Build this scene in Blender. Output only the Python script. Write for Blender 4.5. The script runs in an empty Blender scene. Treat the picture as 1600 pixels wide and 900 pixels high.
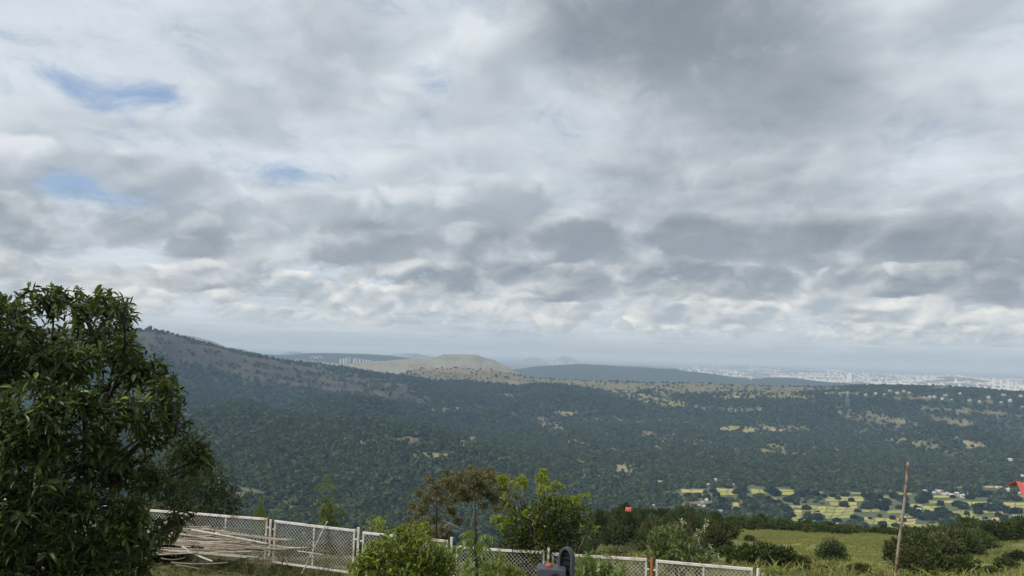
import bpy, math, random
import numpy as np
from mathutils import Vector, Matrix, Euler

R = math.radians
scene = bpy.context.scene
COL = scene.collection

# ------------------------------------------------------------------ camera
EYE = 6.3                       # the yard is z = 0; the photo is taken from a terrace above it
FPX = 1232.0                    # focal length in pixels of the 1600 x 900 photograph
PITCH, ROLL = R(4.7), R(1.8)
cam_data = bpy.data.cameras.new("camera")
cam = bpy.data.objects.new("camera", cam_data)
COL.objects.link(cam)
cam_data.sensor_width = 36.0
cam_data.lens = 36.0 * FPX / 1600.0
cam_data.clip_start = 0.05
cam_data.clip_end = 200000.0
CAMROT = Matrix.Rotation(math.pi / 2 + PITCH, 3, 'X') @ Matrix.Rotation(ROLL, 3, 'Z')
cam.matrix_world = Matrix.Translation((0, 0, EYE)) @ CAMROT.to_4x4()
scene.camera = cam

# ------------------------------------------------------------------ sun, exposure, render settings
SUN_EL, SUN_AZ = R(50), R(243)          # azimuth clockwise from +Y: behind the viewer, to the left
sd = Vector((math.sin(SUN_AZ) * math.cos(SUN_EL), math.cos(SUN_AZ) * math.cos(SUN_EL), math.sin(SUN_EL)))
sl = bpy.data.lights.new("sun", 'SUN')
sl.energy = 3.6
sl.angle = R(0.6)
sl.color = (1.0, 0.96, 0.90)
sun = bpy.data.objects.new("sun", sl)
sun.rotation_euler = sd.to_track_quat('Z', 'Y').to_euler()
sun.location = (0, 0, 60)
COL.objects.link(sun)
scene.view_settings.view_transform = 'Standard'
scene.view_settings.look = 'None'
scene.view_settings.exposure = 0.0
scene.view_settings.gamma = 1.0
cy = scene.cycles
cy.use_denoising = True
cy.use_adaptive_sampling = False
cy.max_bounces = 5
cy.diffuse_bounces = 2
cy.glossy_bounces = 2
cy.transmission_bounces = 3
cy.volume_bounces = 0
cy.caustics_reflective = False
cy.caustics_refractive = False


# ------------------------------------------------------------------ node expressions
class X:
    """a node socket (or number) with arithmetic that builds Math nodes"""
    def __init__(self, nt, s):
        self.nt, self.s = nt, s

    def _m(self, op, *a, clamp=False):
        n = self.nt.nodes.new('ShaderNodeMath')
        n.operation = op
        n.use_clamp = clamp
        for i, v in enumerate((self,) + a):
            v = v.s if isinstance(v, X) else v
            if isinstance(v, (int, float)):
                n.inputs[i].default_value = v
            else:
                self.nt.links.new(v, n.inputs[i])
        return X(self.nt, n.outputs[0])

    def __add__(self, o): return self._m('ADD', o)
    __radd__ = __add__
    def __mul__(self, o): return self._m('MULTIPLY', o)
    __rmul__ = __mul__
    def __sub__(self, o): return self._m('SUBTRACT', o)
    def __rsub__(self, o): return X(self.nt, o)._m('SUBTRACT', self)
    def __truediv__(self, o): return self._m('DIVIDE', o)
    def __rtruediv__(self, o): return X(self.nt, o)._m('DIVIDE', self)
    def pow(self, o): return self._m('POWER', o)
    def max(self, o): return self._m('MAXIMUM', o)
    def min(self, o): return self._m('MINIMUM', o)
    def abs(self): return self._m('ABSOLUTE')
    def exp(self): return self._m('EXPONENT')
    def clamp(self): return self._m('ADD', 0.0, clamp=True)
    def atan2(self, o): return self._m('ARCTAN2', o)

    def ss(self, a, b):
        """smoothstep from a to b, 0..1"""
        n = self.nt.nodes.new('ShaderNodeMapRange')
        n.interpolation_type = 'SMOOTHSTEP'
        self.nt.links.new(self.s, n.inputs[0])
        for k, v in ((1, a), (2, b)):
            if isinstance(v, X):
                self.nt.links.new(v.s, n.inputs[k])
            else:
                n.inputs[k].default_value = v
        return X(self.nt, n.outputs[0])


def xvec(nt, x, y, z):
    n = nt.nodes.new('ShaderNodeCombineXYZ')
    for i, v in enumerate((x, y, z)):
        if isinstance(v, X):
            nt.links.new(v.s, n.inputs[i])
        else:
            n.inputs[i].default_value = v
    return n.outputs[0]


def xsep(nt, v):
    n = nt.nodes.new('ShaderNodeSeparateXYZ')
    nt.links.new(v, n.inputs[0])
    return [X(nt, o) for o in n.outputs]


def xnoise(nt, vec, scale, detail=3.0, rough=0.5, dist=0.0, lac=2.0):
    n = nt.nodes.new('ShaderNodeTexNoise')
    n.noise_dimensions = '3D'
    if vec is not None:
        nt.links.new(vec, n.inputs['Vector'])
    n.inputs['Scale'].default_value = scale
    n.inputs['Detail'].default_value = detail
    n.inputs['Roughness'].default_value = rough
    n.inputs['Lacunarity'].default_value = lac
    n.inputs['Distortion'].default_value = dist
    return X(nt, n.outputs[0])


def xmix(nt, f, a, b):
    """colour mix; a and b are colour tuples or sockets"""
    n = nt.nodes.new('ShaderNodeMix')
    n.data_type = 'RGBA'
    n.clamp_factor = True
    if isinstance(f, X):
        nt.links.new(f.s, n.inputs[0])
    else:
        n.inputs[0].default_value = f
    for k, v in ((6, a), (7, b)):
        if isinstance(v, (tuple, list)):
            n.inputs[k].default_value = (v[0], v[1], v[2], 1)
        else:
            nt.links.new(v, n.inputs[k])
    return n.outputs[2]


def xscale(nt, c, f):
    """colour times factor"""
    n = nt.nodes.new('ShaderNodeVectorMath')
    n.operation = 'SCALE'
    if isinstance(c, (tuple, list)):
        n.inputs[0].default_value = c
    else:
        nt.links.new(c, n.inputs[0])
    if isinstance(f, X):
        nt.links.new(f.s, n.inputs['Scale'])
    else:
        n.inputs['Scale'].default_value = f
    return n.outputs[0]


def xvadd(nt, a, b):
    n = nt.nodes.new('ShaderNodeVectorMath')
    n.operation = 'ADD'
    nt.links.new(a, n.inputs[0])
    nt.links.new(b, n.inputs[1])
    return n.outputs[0]


# ------------------------------------------------------------------ world: Nishita sky behind a broken cloud deck
def build_world():
    STR = 0.1
    w = bpy.data.worlds.new("World")
    scene.world = w
    w.cycles.sampling_method = 'NONE'
    w.use_nodes = True
    nt = w.node_tree
    nt.nodes.clear()
    out = nt.nodes.new('ShaderNodeOutputWorld')
    bg = nt.nodes.new('ShaderNodeBackground')
    bg.inputs[1].default_value = STR
    nt.links.new(bg.outputs[0], out.inputs[0])
    sky = nt.nodes.new('ShaderNodeTexSky')
    sky.sky_type = 'NISHITA'
    sky.sun_disc = False
    sky.sun_elevation = SUN_EL
    sky.sun_rotation = SUN_AZ
    sky.altitude = 900
    sky.dust_density = 1.2
    tc = nt.nodes.new('ShaderNodeTexCoord')
    dx, dy, dz = xsep(nt, tc.outputs['Generated'])
    az = dx.atan2(dy)                       # radians, 0 ahead, + to the right
    up = dz.max(0.0)
    hor = (dx * dx + dy * dy).pow(0.5)
    el = up.atan2(hor)
    def blob(a0, e0, ra, re, tilt=0.0):
        """soft patch of sky round azimuth a0, elevation e0 (degrees)"""
        da = (az - R(a0))
        de = (el - R(e0)) - da * tilt
        u = da * (1.0 / R(ra))
        v = de * (1.0 / R(re))
        return ((u * u + v * v) * -1.0).exp()

    inv = 1.0 / (up + 0.05)
    px, py = dx * inv, dy * inv

    # ---- high layer: bright veil of altocumulus with torn blue holes
    hv = xvec(nt, px * 0.9 + 3.1, py * 1.5 + 7.7, 0.0)
    h1 = xnoise(nt, hv, 0.55, 6.0, 0.60, 0.6)
    hv2 = xvec(nt, az * 8.0 + px * 0.3, el * 17.0, 4.0)
    h2 = xnoise(nt, hv2, 1.2, 6.0, 0.62, 0.5)
    holes = BLUE(blob)
    veil = (h1 * 0.35 + h2 * 0.65 - 0.5) * 10.0 + 1.6 - holes * 1.28
    va = veil.ss(-1.0, 1.3)
    vb = (h2 - 0.5) * 0.75 + (h1 - 0.5) * 0.9 + 0.70
    vcol = xmix(nt, vb.ss(0.3, 1.0), VEIL_D, VEIL_L)
    blue = xmix(nt, 0.6, xscale(nt, sky.outputs[0], STR), SKY_BLUE)
    base = xmix(nt, va * 0.80 + 0.18, blue, vcol)

    # ---- rows of distant cumulus seen from the side: flat bases, tops lit from above
    def vor(vec, scale, det):
        n = nt.nodes.new('ShaderNodeTexVoronoi')
        n.voronoi_dimensions = '2D'
        n.feature = 'F1'
        n.normalize = True
        nt.links.new(vec, n.inputs['Vector'])
        n.inputs['Scale'].default_value = scale
        n.inputs['Detail'].default_value = det
        n.inputs['Roughness'].default_value = 0.55
        return X(nt, n.outputs['Distance'])

    def row(under, e0, hw, s, seed, bias, dcol, lcol, op, soft=0.5, lift=0.42, sq=1.45, gain=4.2):
        wob = (xnoise(nt, xvec(nt, az * (s * 2.0), el * (s * 2.6), seed + 5.0), 1.0, 4.0, 0.55) - 0.5) * 0.55
        u, v = az * s + wob, el * (s * sq) + wob

        def field(du, dv, det, vd):
            vec = xvec(nt, u + du, v + dv, seed)
            n = xnoise(nt, vec, 0.9, det, 0.57)
            c = vor(xvec(nt, u + (du + seed), v + dv, 0.0), 1.5, vd)
            return n * 0.85 + (0.5 - c) * 0.26 + 0.05
        n = field(0.0, 0.0, 6.0, 1.0)
        n2 = field(-0.06, 0.15, 3.0, 0.0)
        q = (el - R(e0)) * (1.0 / R(hw))
        dens = (n - 0.5) * 7.5 + bias - q * q
        a = dens.ss(0.0, soft) * op
        emb = (n - n2) * gain + lift - dens * 0.09
        return xmix(nt, a, under, xmix(nt, emb.ss(0.0, 1.0), dcol, lcol))

    base = row(base, 20.0, 11.0, 3.0, 71.3, ROWB(blob, 5) - holes * 1.8, (0.40, 0.455, 0.51), (0.82, 0.87, 0.91), 0.85, 1.2, 0.52, 1.7, 3.6)
    base = row(base, 13.0, 4.5, 4.0, 41.7, ROWB(blob, 3) - holes * 1.8, (0.40, 0.46, 0.52), (0.82, 0.87, 0.91), 0.8, 1.1, 0.50, 1.75, 3.7)
    base = row(base, 9.0, 3.2, 5.2, 3.3, ROWB(blob, 0) - holes * 1.2, (0.36, 0.42, 0.48), (0.82, 0.86, 0.90), 0.85, 0.9, 0.46, 1.75, 3.7)
    base = row(base, 2.3, 0.8, 22.0, 83.9, ROWB(blob, 2), (0.44, 0.51, 0.57), (0.92, 0.92, 0.88), 0.8, 0.6, 0.46, 1.6, 3.0)
    base = row(base, 3.7, 1.3, 12.0, 29.1, ROWB(blob, 2), (0.40, 0.47, 0.53), (1.02, 1.00, 0.95), 0.92, 0.5, 0.46, 1.6, 3.4)
    base = row(base, 7.2, 2.4, 5.4, 17.3, ROWB(blob, 1), (0.27, 0.32, 0.375), (0.80, 0.84, 0.87), 0.9, 0.8, 0.36, 1.8, 3.8)
    base = row(base, 5.2, 1.6, 7.2, 57.9, ROWB(blob, 4), (0.25, 0.30, 0.355), (0.88, 0.90, 0.90), 0.9, 0.6, 0.36, 1.8, 3.8)

    # ---- low layer: stratocumulus with depth, marched in N slices from its base upward
    cover, dark = COVER(blob, az, el)
    big = xnoise(nt, xvec(nt, px + 1.3, py * 1.15 + 2.2, 0.5), 0.33, 2.0, 0.5)
    cov = cover + (big - 0.5) * 1.6 - holes * 0.9
    tex = xnoise(nt, xvec(nt, az * 11.0 + px * 0.5, el * 17.0 + py * 0.5, 21.0), 1.0, 6.0, 0.58, 0.3)
    N = 7
    T = X(nt, 1.0)
    acc = None
    TH = 0.8
    for i in range(N):
        z = (i + 0.5) / N
        k = 1.0 + z * TH
        v = xvec(nt, px * k, py * k, z * TH * 1.1 + 11.0)
        n = xnoise(nt, v, 0.80, 4.0, 0.56, 0.2)
        dens = (n - 0.5) * 4.2 + cov - z * 1.0
        a = dens.ss(0.0, 1.3) * 0.36
        lit = (0.5 - n) * 1.5 + z * 0.95 + (tex - 0.5) * 2.0 - dark * 0.42 + 0.16 - cov * 0.25
        c = xmix(nt, lit.ss(-0.35, 0.95), LOW_D, LOW_L)
        term = xscale(nt, c, T * a)
        acc = term if acc is None else xvadd(nt, acc, term)
        T = T * (1.0 - a)
    low = xvadd(nt, acc, xscale(nt, base, T))
    # ---- air between the viewer and the far deck
    hz = (el * (-1.0 / R(1.8))).exp() * 0.98
    hz2 = ((el * (-1.0 / R(9.0))).exp()) * 0.22
    c = xmix(nt, hz2, low, HAZE_B)
    c = xmix(nt, hz.ss(0.12, 1.0), c, HAZE_A)
    gnd = dz.ss(-0.02, 0.0)
    c = xmix(nt, gnd, (0.06, 0.075, 0.06), c)
    nt.links.new(xscale(nt, c, 1.0 / STR), bg.inputs[0])


VEIL_L, VEIL_D = (0.76, 0.82, 0.88), (0.48, 0.55, 0.62)
SKY_BLUE = (0.27, 0.44, 0.74)
LOW_D, LOW_L = (0.215, 0.255, 0.305), (0.74, 0.78, 0.80)
HAZE_A, HAZE_B = (0.41, 0.49, 0.55), (0.42, 0.49, 0.55)


def BLUE(b):
    return (b(-31, 15.9, 5.5, 1.3) * 1.1 + b(-24.8, 15.9, 3.2, 1.3) * 1.0 + b(-16, 12.3, 3.8, 0.8) * 1.1
            + b(-30, 9.6, 7.0, 1.2, -0.14) * 1.35 + b(-26, 13.0, 6, 1.0) * 0.5 + b(-6, 19.3, 2.0, 1.2) * 0.6)


def ROWB(b, k):
    if k == 0:
        return b(-28, 8.5, 14, 4) * 0.8 + b(2, 9, 14, 4) * 0.6 + b(26, 9, 14, 4) * 0.6 + 0.45
    if k == 1:
        return b(-14, 7, 9, 3) * 0.5 + b(8, 8, 9, 3) * 0.9 + b(25, 8, 12, 3) * 1.0 + 0.15
    if k == 5:
        return b(-14, 20, 7, 6) * 0.7 - b(-28, 20, 10, 6) * 0.2 + b(3, 18, 10, 6) * 0.3 + b(25, 20, 10, 8) * 0.5 - 0.1
    if k == 3:
        return b(8, 12, 20, 6) * 0.4 + 0.3
    if k == 4:
        return b(4, 5.5, 8, 2) * 1.1 + b(22, 6, 10, 2) * 0.8 + 0.1
    return b(18, 3.5, 22, 2) * 0.5 + 0.7


def COVER(b, az, el):
    cover = (b(10, 25, 13, 6) * 1.0 + b(19, 18, 6, 4) * 0.7 + b(-14, 19, 6, 5) * 0.6 + b(24, 13, 14, 5) * 0.6
             + b(10, 10, 12, 3.0) * 0.5 - b(-26, 14, 14, 5) * 0.5 - b(-3, 20, 5, 5) * 0.3 - b(-8, 12, 8, 3) * 0.3 + 0.12)
    dark = (b(11, 26, 14, 6) * 1.0 + b(19, 18, 7, 3.5) * 0.8 + b(28, 12, 14, 5) * 0.5 + b(8, 8, 10, 3) * 0.5
            + b(-14, 19, 5, 4) * 0.4 - b(-26, 14, 18, 7) * 0.4)
    return cover, dark


build_world()


# ------------------------------------------------------------------ pixels of the photograph <-> rays in the world
CR = np.array(CAMROT)
EYEV = np.array((0.0, 0.0, EYE))


def ray(px, py):
    px, py = np.broadcast_arrays(np.asarray(px, float), np.asarray(py, float))
    c = np.stack([(px - 800) / FPX, (450 - py) / FPX, -np.ones_like(px)], -1)
    d = c @ CR.T
    return d / np.linalg.norm(d[..., :2], axis=-1, keepdims=True)     # horizontal length 1


def project(P):
    q = (np.asarray(P, float) - EYEV) @ CR
    w = np.maximum(-q[..., 2], 1e-6)
    return 800 + FPX * q[..., 0] / w, 450 - FPX * q[..., 1] / w


def at(px, py, r):
    """the point seen at pixel px, py at horizontal distance r"""
    return EYEV + ray(px, py) * r


def on_plane(px, py, z):
    d = ray(px, py)
    return EYEV + d * ((z - EYE) / d[..., 2:3] if d.ndim > 1 else (z - EYE) / d[2])


# ------------------------------------------------------------------ numpy noise
_rng = np.random.RandomState(5)
_perm = np.concatenate([_rng.permutation(256)] * 2)
_grad = np.stack([np.cos(np.linspace(0, 2 * np.pi, 256, endpoint=False)), np.sin(np.linspace(0, 2 * np.pi, 256, endpoint=False))], 1)


def perlin(x, y):
    xi, yi = np.floor(x).astype(int), np.floor(y).astype(int)
    xf, yf = x - xi, y - yi
    u, v = xf * xf * xf * (xf * (xf * 6 - 15) + 10), yf * yf * yf * (yf * (yf * 6 - 15) + 10)

    def g(ix, iy, fx, fy):
        h = _perm[(_perm[ix & 255] + iy) & 255]
        return _grad[h, 0] * fx + _grad[h, 1] * fy
    a, b = g(xi, yi, xf, yf), g(xi + 1, yi, xf - 1, yf)
    c, d = g(xi, yi + 1, xf, yf - 1), g(xi + 1, yi + 1, xf - 1, yf - 1)
    return ((a + u * (b - a)) * (1 - v) + (c + u * (d - c)) * v) * 1.5


def fbm(x, y, octv=4, gain=0.5):
    s, a, t = 0.0, 1.0, 0.0
    for k in range(octv):
        s = s + a * perlin(x + 17.3 * k, y - 9.1 * k)
        t += a
        x, y, a = x * 2.03, y * 2.03, a * gain
    return s / t


def sstep(x, a, b):
    t = np.clip((x - a) / (b - a), 0, 1)
    return t * t * (3 - 2 * t)


# ------------------------------------------------------------------ the land: ridges and valleys
# each line runs across the view: (x, y, distance) where the photograph shows it, or (x, 'z', height, distance) where it is hidden
Z = 'z'
LINES = [
    # foot of the bank beyond the fence, then the near shoulder with the grass field on the right
    [(-400, Z, -18, 58), (700, Z, -18, 58), (900, Z, -13, 60), (1040, 893, 62), (1200, 896, 62), (1400, 900, 60), (1600, 896, 60), (2000, 890, 60)],
    [(-400, Z, -46, 140), (700, Z, -46, 140), (860, Z, -40, 140), (950, 832, 150), (1100, 826, 160), (1200, 829, 160), (1300, 838, 150), (1400, 842, 140), (1500, 846, 130), (1600, 846, 130), (2000, 842, 130)],
    [(-400, Z, -120, 380), (800, Z, -130, 380), (1000, Z, -105, 360), (1600, Z, -95, 340), (2000, Z, -90, 340)],
    # valley floor
    [(-400, 850, 1000), (300, 830, 980), (700, 835, 1050), (900, 830, 1150), (1100, 835, 1300), (1400, 838, 1320), (1600, 835, 1320), (2000, 830, 1300)],
    # front spur (left), far edge of the fields (right)
    [(-400, 645, 2000), (300, 650, 2000), (620, 655, 2000), (700, 688, 1900), (780, 716, 1750), (900, 742, 1620), (1000, 763, 1650), (1100, 760, 1820), (1300, 757, 1900), (1600, 752, 1950), (2000, 745, 1950)],
    [(-400, Z, -190, 2250), (620, Z, -196, 2250), (760, Z, -238, 2050), (900, 733, 1900), (1000, 742, 1950), (1100, 735, 2050), (1300, 730, 2150), (1600, 728, 2200), (2000, 722, 2200)],
    # benches in the middle of the forest
    [(-400, 628, 2750), (300, 632, 2700), (620, 640, 2700), (800, 668, 2600), (900, 680, 2550), (1000, 690, 2550), (1100, 694, 2550), (1200, 697, 2550), (1300, 700, 2550), (1400, 702, 2550), (1500, 712, 2550), (1600, 724, 2550), (2000, 735, 2550)],
    [(-400, 610, 3100), (300, 614, 3050), (640, 622, 3050), (800, 640, 3000), (900, 655, 2950), (1000, 668, 2950), (1130, 671, 2900), (1260, 670, 2900), (1320, 655, 2950), (1440, 668, 2900), (1570, 708, 2800), (1700, 735, 2750), (2000, 745, 2700)],
    [(-400, 596, 3250), (300, 600, 3200), (640, 610, 3250), (800, 622, 3250), (1000, 640, 3250), (1130, 652, 3150), (1260, 650, 3150), (1320, Z, -195, 3200), (1440, Z, -265, 3200), (1570, Z, -330, 3150), (1700, Z, -330, 3100), (2000, Z, -330, 3100)],
    # rim of the plateau; the long hill on the left; the ridge with the houses on the right
    [(-400, 520, 3600), (0, 516, 3500), (210, 517, 3400), (240, 517, 3400), (270, 523, 3400), (300, 533, 3400), (330, 538, 3420), (380, 553, 3450), (440, 565, 3500), (540, 579, 3600), (600, 586, 3650), (640, 589, 3700), (700, 594, 3700), (830, 599, 3700), (940, 606, 3700), (1100, 610, 3700), (1200, 615, 3650), (1280, 612, 3600), (1320, 609, 3600), (1400, 609, 3650), (1500, 612, 3700), (1600, 620, 3700), (2000, 630, 3700)],
    [(-400, Z, 44, 3800), (210, Z, 44, 3700), (300, Z, 0, 3700), (440, Z, -60, 3750), (540, Z, -85, 3850), (620, 588, 4050), (650, 577, 4200), (700, 575, 4200), (770, 577, 4200), (800, 583, 4150), (830, 591, 4050), (940, 597, 4000), (1100, 598, 4000), (1200, 604, 3950), (1280, 605, 3900), (1320, 602, 3900), (1400, 601, 3950), (1480, 604, 4000), (1600, 613, 4050), (2000, 625, 4050)],
    [(-400, Z, -60, 4500), (400, Z, -150, 4500), (620, Z, -170, 4700), (2000, Z, -230, 4700)],
    # grey mesa and the small hill behind the left shoulder
    [(-400, 540, 5600), (230, 532, 5600), (270, 521, 5600), (300, 523, 5600), (332, 532, 5600), (370, 548, 5600), (420, Z, -120, 5600), (480, 571, 5600), (540, 567, 5600), (620, 562, 5600), (672, 561, 5600), (684, 558, 5600), (694, 553.5, 5600), (720, 552.5, 5600), (746, 554, 5600), (754, 558, 5600), (770, 560, 5550), (778, 565, 5500), (792, 570, 5450), (802, 578, 5400), (830, 592, 5300), (900, Z, -235, 5300), (2000, Z, -238, 5300)],
    [(-400, Z, -235, 6700), (2000, Z, -240, 6700)],
    # blue ridges
    [(-400, 545, 8600), (330, 540, 8600), (380, 546, 8600), (400, 553, 8600), (430, 554, 8600), (500, 551, 8600), (560, 552, 8600), (620, 556, 8600), (660, 563, 8500), (760, 580, 8400), (812, 575, 8300), (840, 571, 8300), (870, 569, 8300), (920, 568, 8200), (990, 573, 8200), (1050, 576, 8200), (1072, 580, 8200), (1100, 583, 8100), (1150, 589, 8000), (1250, 592, 7900), (1320, 598, 7800), (1450, Z, -240, 7700), (2000, Z, -240, 7700)],
    [(-400, Z, -240, 9600), (2000, Z, -240, 9300)],
    [(-400, Z, -250, 20000), (2000, Z, -250, 20000)],
    [(-400, Z, -420, 60000), (2000, Z, -420, 60000)],
]
AMP = [0.3, 0.4, 6, 6, 15, 30, 46, 44, 32, 6, 3, 10, 6, 3, 7, 4, 5, 10]     # roughness of the ground at each line (metres)

AZ_IN = np.radians(np.arange(-43, 43.001, 0.1))
AZ_OUT = np.radians(np.arange(46, 317, 3.0))
AZG = np.concatenate([AZ_IN, AZ_OUT])
NIN = len(AZ_IN)
RG = np.concatenate([np.linspace(2.0, 24, 12), np.exp(np.linspace(math.log(25), math.log(1000), 170)),
                     np.exp(np.linspace(math.log(1006), math.log(4800), 300)), np.exp(np.linspace(math.log(4850), math.log(60000), 170))])


def line_to_grid(L):
    azs, zs, rs = [], [], []
    for c in L:
        if c[1] == Z:
            d = ray(c[0], 560)
            azs.append(math.atan2(d[0], d[1])); zs.append(c[2]); rs.append(c[3])
        else:
            d = ray(c[0], c[1])
            azs.append(math.atan2(d[0], d[1])); zs.append(EYE + d[2] * c[2]); rs.append(c[2])
    z, r = np.interp(AZ_IN, azs, zs), np.interp(AZ_IN, azs, rs)
    k = np.exp(-0.5 * (np.arange(-6, 7) / 1.3) ** 2)
    k /= k.sum()
    sm = lambda a: np.convolve(np.pad(a, 6, mode='edge'), k, mode='valid')
    return sm(z), sm(r)


FENCE_A, FENCE_B = on_plane(218, 795.5, 1.25), on_plane(1176, 887, 1.25)


def fence_r(az):
    """distance of the fence line along azimuth az"""
    ax, ay = FENCE_A[0], FENCE_A[1]
    bx, by = FENCE_B[0], FENCE_B[1]
    nx, ny = -(by - ay), bx - ax
    return (nx * ax + ny * ay) / np.maximum(nx * np.sin(az) + ny * np.cos(az), 0.35 * math.hypot(nx, ny))


kz, kr = [], []
fr = fence_r(AZ_IN)
for c in ((0.0, 0.0), (0.0, 0.5), (0.0, 1.02)):
    kz.append(np.zeros(NIN)); kr.append(fr * c[1])
for L in LINES:
    z, r = line_to_grid(L)
    kz.append(z); kr.append(r)
kz, kr = np.array(kz), np.array(kr)
AMPS = np.array([0.0, 0.0, 0.05] + AMP)


def pchip(xk, yk, x):
    """monotone cubic through (xk, yk), one column at a time: xk, yk K x n, x m -> m x n"""
    h = np.diff(xk, axis=0)
    dl = np.diff(yk, axis=0) / h
    d = np.zeros_like(yk)
    w1, w2 = 2 * h[1:] + h[:-1], h[1:] + 2 * h[:-1]
    same = dl[:-1] * dl[1:] > 0
    with np.errstate(divide='ignore', invalid='ignore'):
        hm = (w1 + w2) / (w1 / dl[:-1] + w2 / dl[1:])
    d[1:-1] = np.where(same, hm, 0)
    out = np.zeros((len(x), xk.shape[1]))
    for j in range(xk.shape[1]):
        i = np.clip(np.searchsorted(xk[:, j], x) - 1, 0, len(xk) - 2)
        hh = h[i, j]
        t = np.clip((x - xk[i, j]) / hh, 0, 1)
        out[:, j] = ((2 * t ** 3 - 3 * t ** 2 + 1) * yk[i, j] + (t ** 3 - 2 * t ** 2 + t) * hh * d[i, j]
                     + (-2 * t ** 3 + 3 * t ** 2) * yk[i + 1, j] + (t ** 3 - t ** 2) * hh * d[i + 1, j])
    return out


ZIN = pchip(kr, kz, RG)                                       # rings x columns
AIN = np.stack([np.interp(RG, kr[:, j], AMPS) for j in range(NIN)], 1)
RR, AA = np.meshgrid(RG, AZ_IN, indexing='ij')
XX, YY = RR * np.sin(AA), RR * np.cos(AA)
gul = fbm(XX / 520 + 3.3, YY / 520, 4, 0.55)
SPUR = np.abs(fbm(XX / 560 + 40, YY / 760, 3, 0.42))
ZIN = ZIN + AIN * (gul * 1.1 - (0.30 - np.minimum(SPUR, 0.42)) * 4.2)
ZIN += sstep(RR, 26, 60) * (1 - sstep(RR, 300, 500)) * fbm(XX / 22, YY / 22, 4) * 1.3
ZIN += (1 - sstep(RR, 22, 30)) * fbm(XX / 2.5, YY / 2.5, 3) * 0.05
# lone hills on the plain
for (px, top, r, wpx) in ((833, 557.5, 24000, 17), (884, 556.5, 24000, 18), (1492, 588, 14500, 45), (1280, 578, 21000, 60), (1000, 571, 15000, 90), (640, 552, 18000, 50), (460, 549, 15500, 30), (1180, 572, 24000, 70)):
    c = at(px, top, r)
    dx = (np.degrees(AA) - math.degrees(math.atan2(c[0], c[1])))
    w = math.degrees(wpx / FPX)
    prof = np.exp(-np.abs(dx / w) ** 2.0) * np.exp(-((RR - r) / 2000) ** 2)
    ZIN = np.maximum(ZIN, -250 + (c[2] + 250) * prof * (1 + 0.10 * perlin(AA * 300, AA * 0 + px)))
# the rest of the circle, behind and beside the view
zo = np.zeros((len(RG), len(AZ_OUT)))
fo = sstep(RG, 26, 1000)[:, None] * -230
edge = np.minimum(AZ_OUT - AZ_IN[-1], (2 * np.pi + AZ_IN[0]) - AZ_OUT) / R(25)
side = np.where((AZ_OUT < np.pi)[None, :], ZIN[:, -1:], ZIN[:, :1])
t = np.clip(edge, 0, 1)[None, :]
zo = side * (1 - t) + fo * t
ZG = np.concatenate([ZIN, zo], 1)
LRG = np.log(RG)


def H(x, y):
    """height of the ground in the view's sector"""
    x, y = np.asarray(x, float), np.asarray(y, float)
    r = np.clip(np.hypot(x, y), RG[0], RG[-1])
    az = np.clip(np.arctan2(x, y), AZ_IN[0], AZ_IN[-1])
    fi = np.interp(r, RG, np.arange(len(RG)))
    fj = (az - AZ_IN[0]) / (AZ_IN[1] - AZ_IN[0])
    i, j = np.minimum(fi.astype(int), len(RG) - 2), np.minimum(fj.astype(int), NIN - 2)
    a, b = fi - i, fj - j
    return ((ZIN[i, j] * (1 - a) + ZIN[i + 1, j] * a) * (1 - b) + (ZIN[i, j + 1] * (1 - a) + ZIN[i + 1, j + 1] * a) * b)


RAYR = np.exp(np.linspace(math.log(3), math.log(55000), 6000))


def hit(px, py, rmin=3.0):
    """where the sight line of a pixel meets the ground beyond rmin"""
    d = ray(px, py)
    rr = RAYR[RAYR >= rmin]
    g = H(d[0] * rr, d[1] * rr)
    below = np.nonzero(EYE + d[2] * rr <= g)[0]
    k = below[0] if len(below) else len(rr) - 1
    r = rr[k]
    return np.array((d[0] * r, d[1] * r, g[k]))


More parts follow.
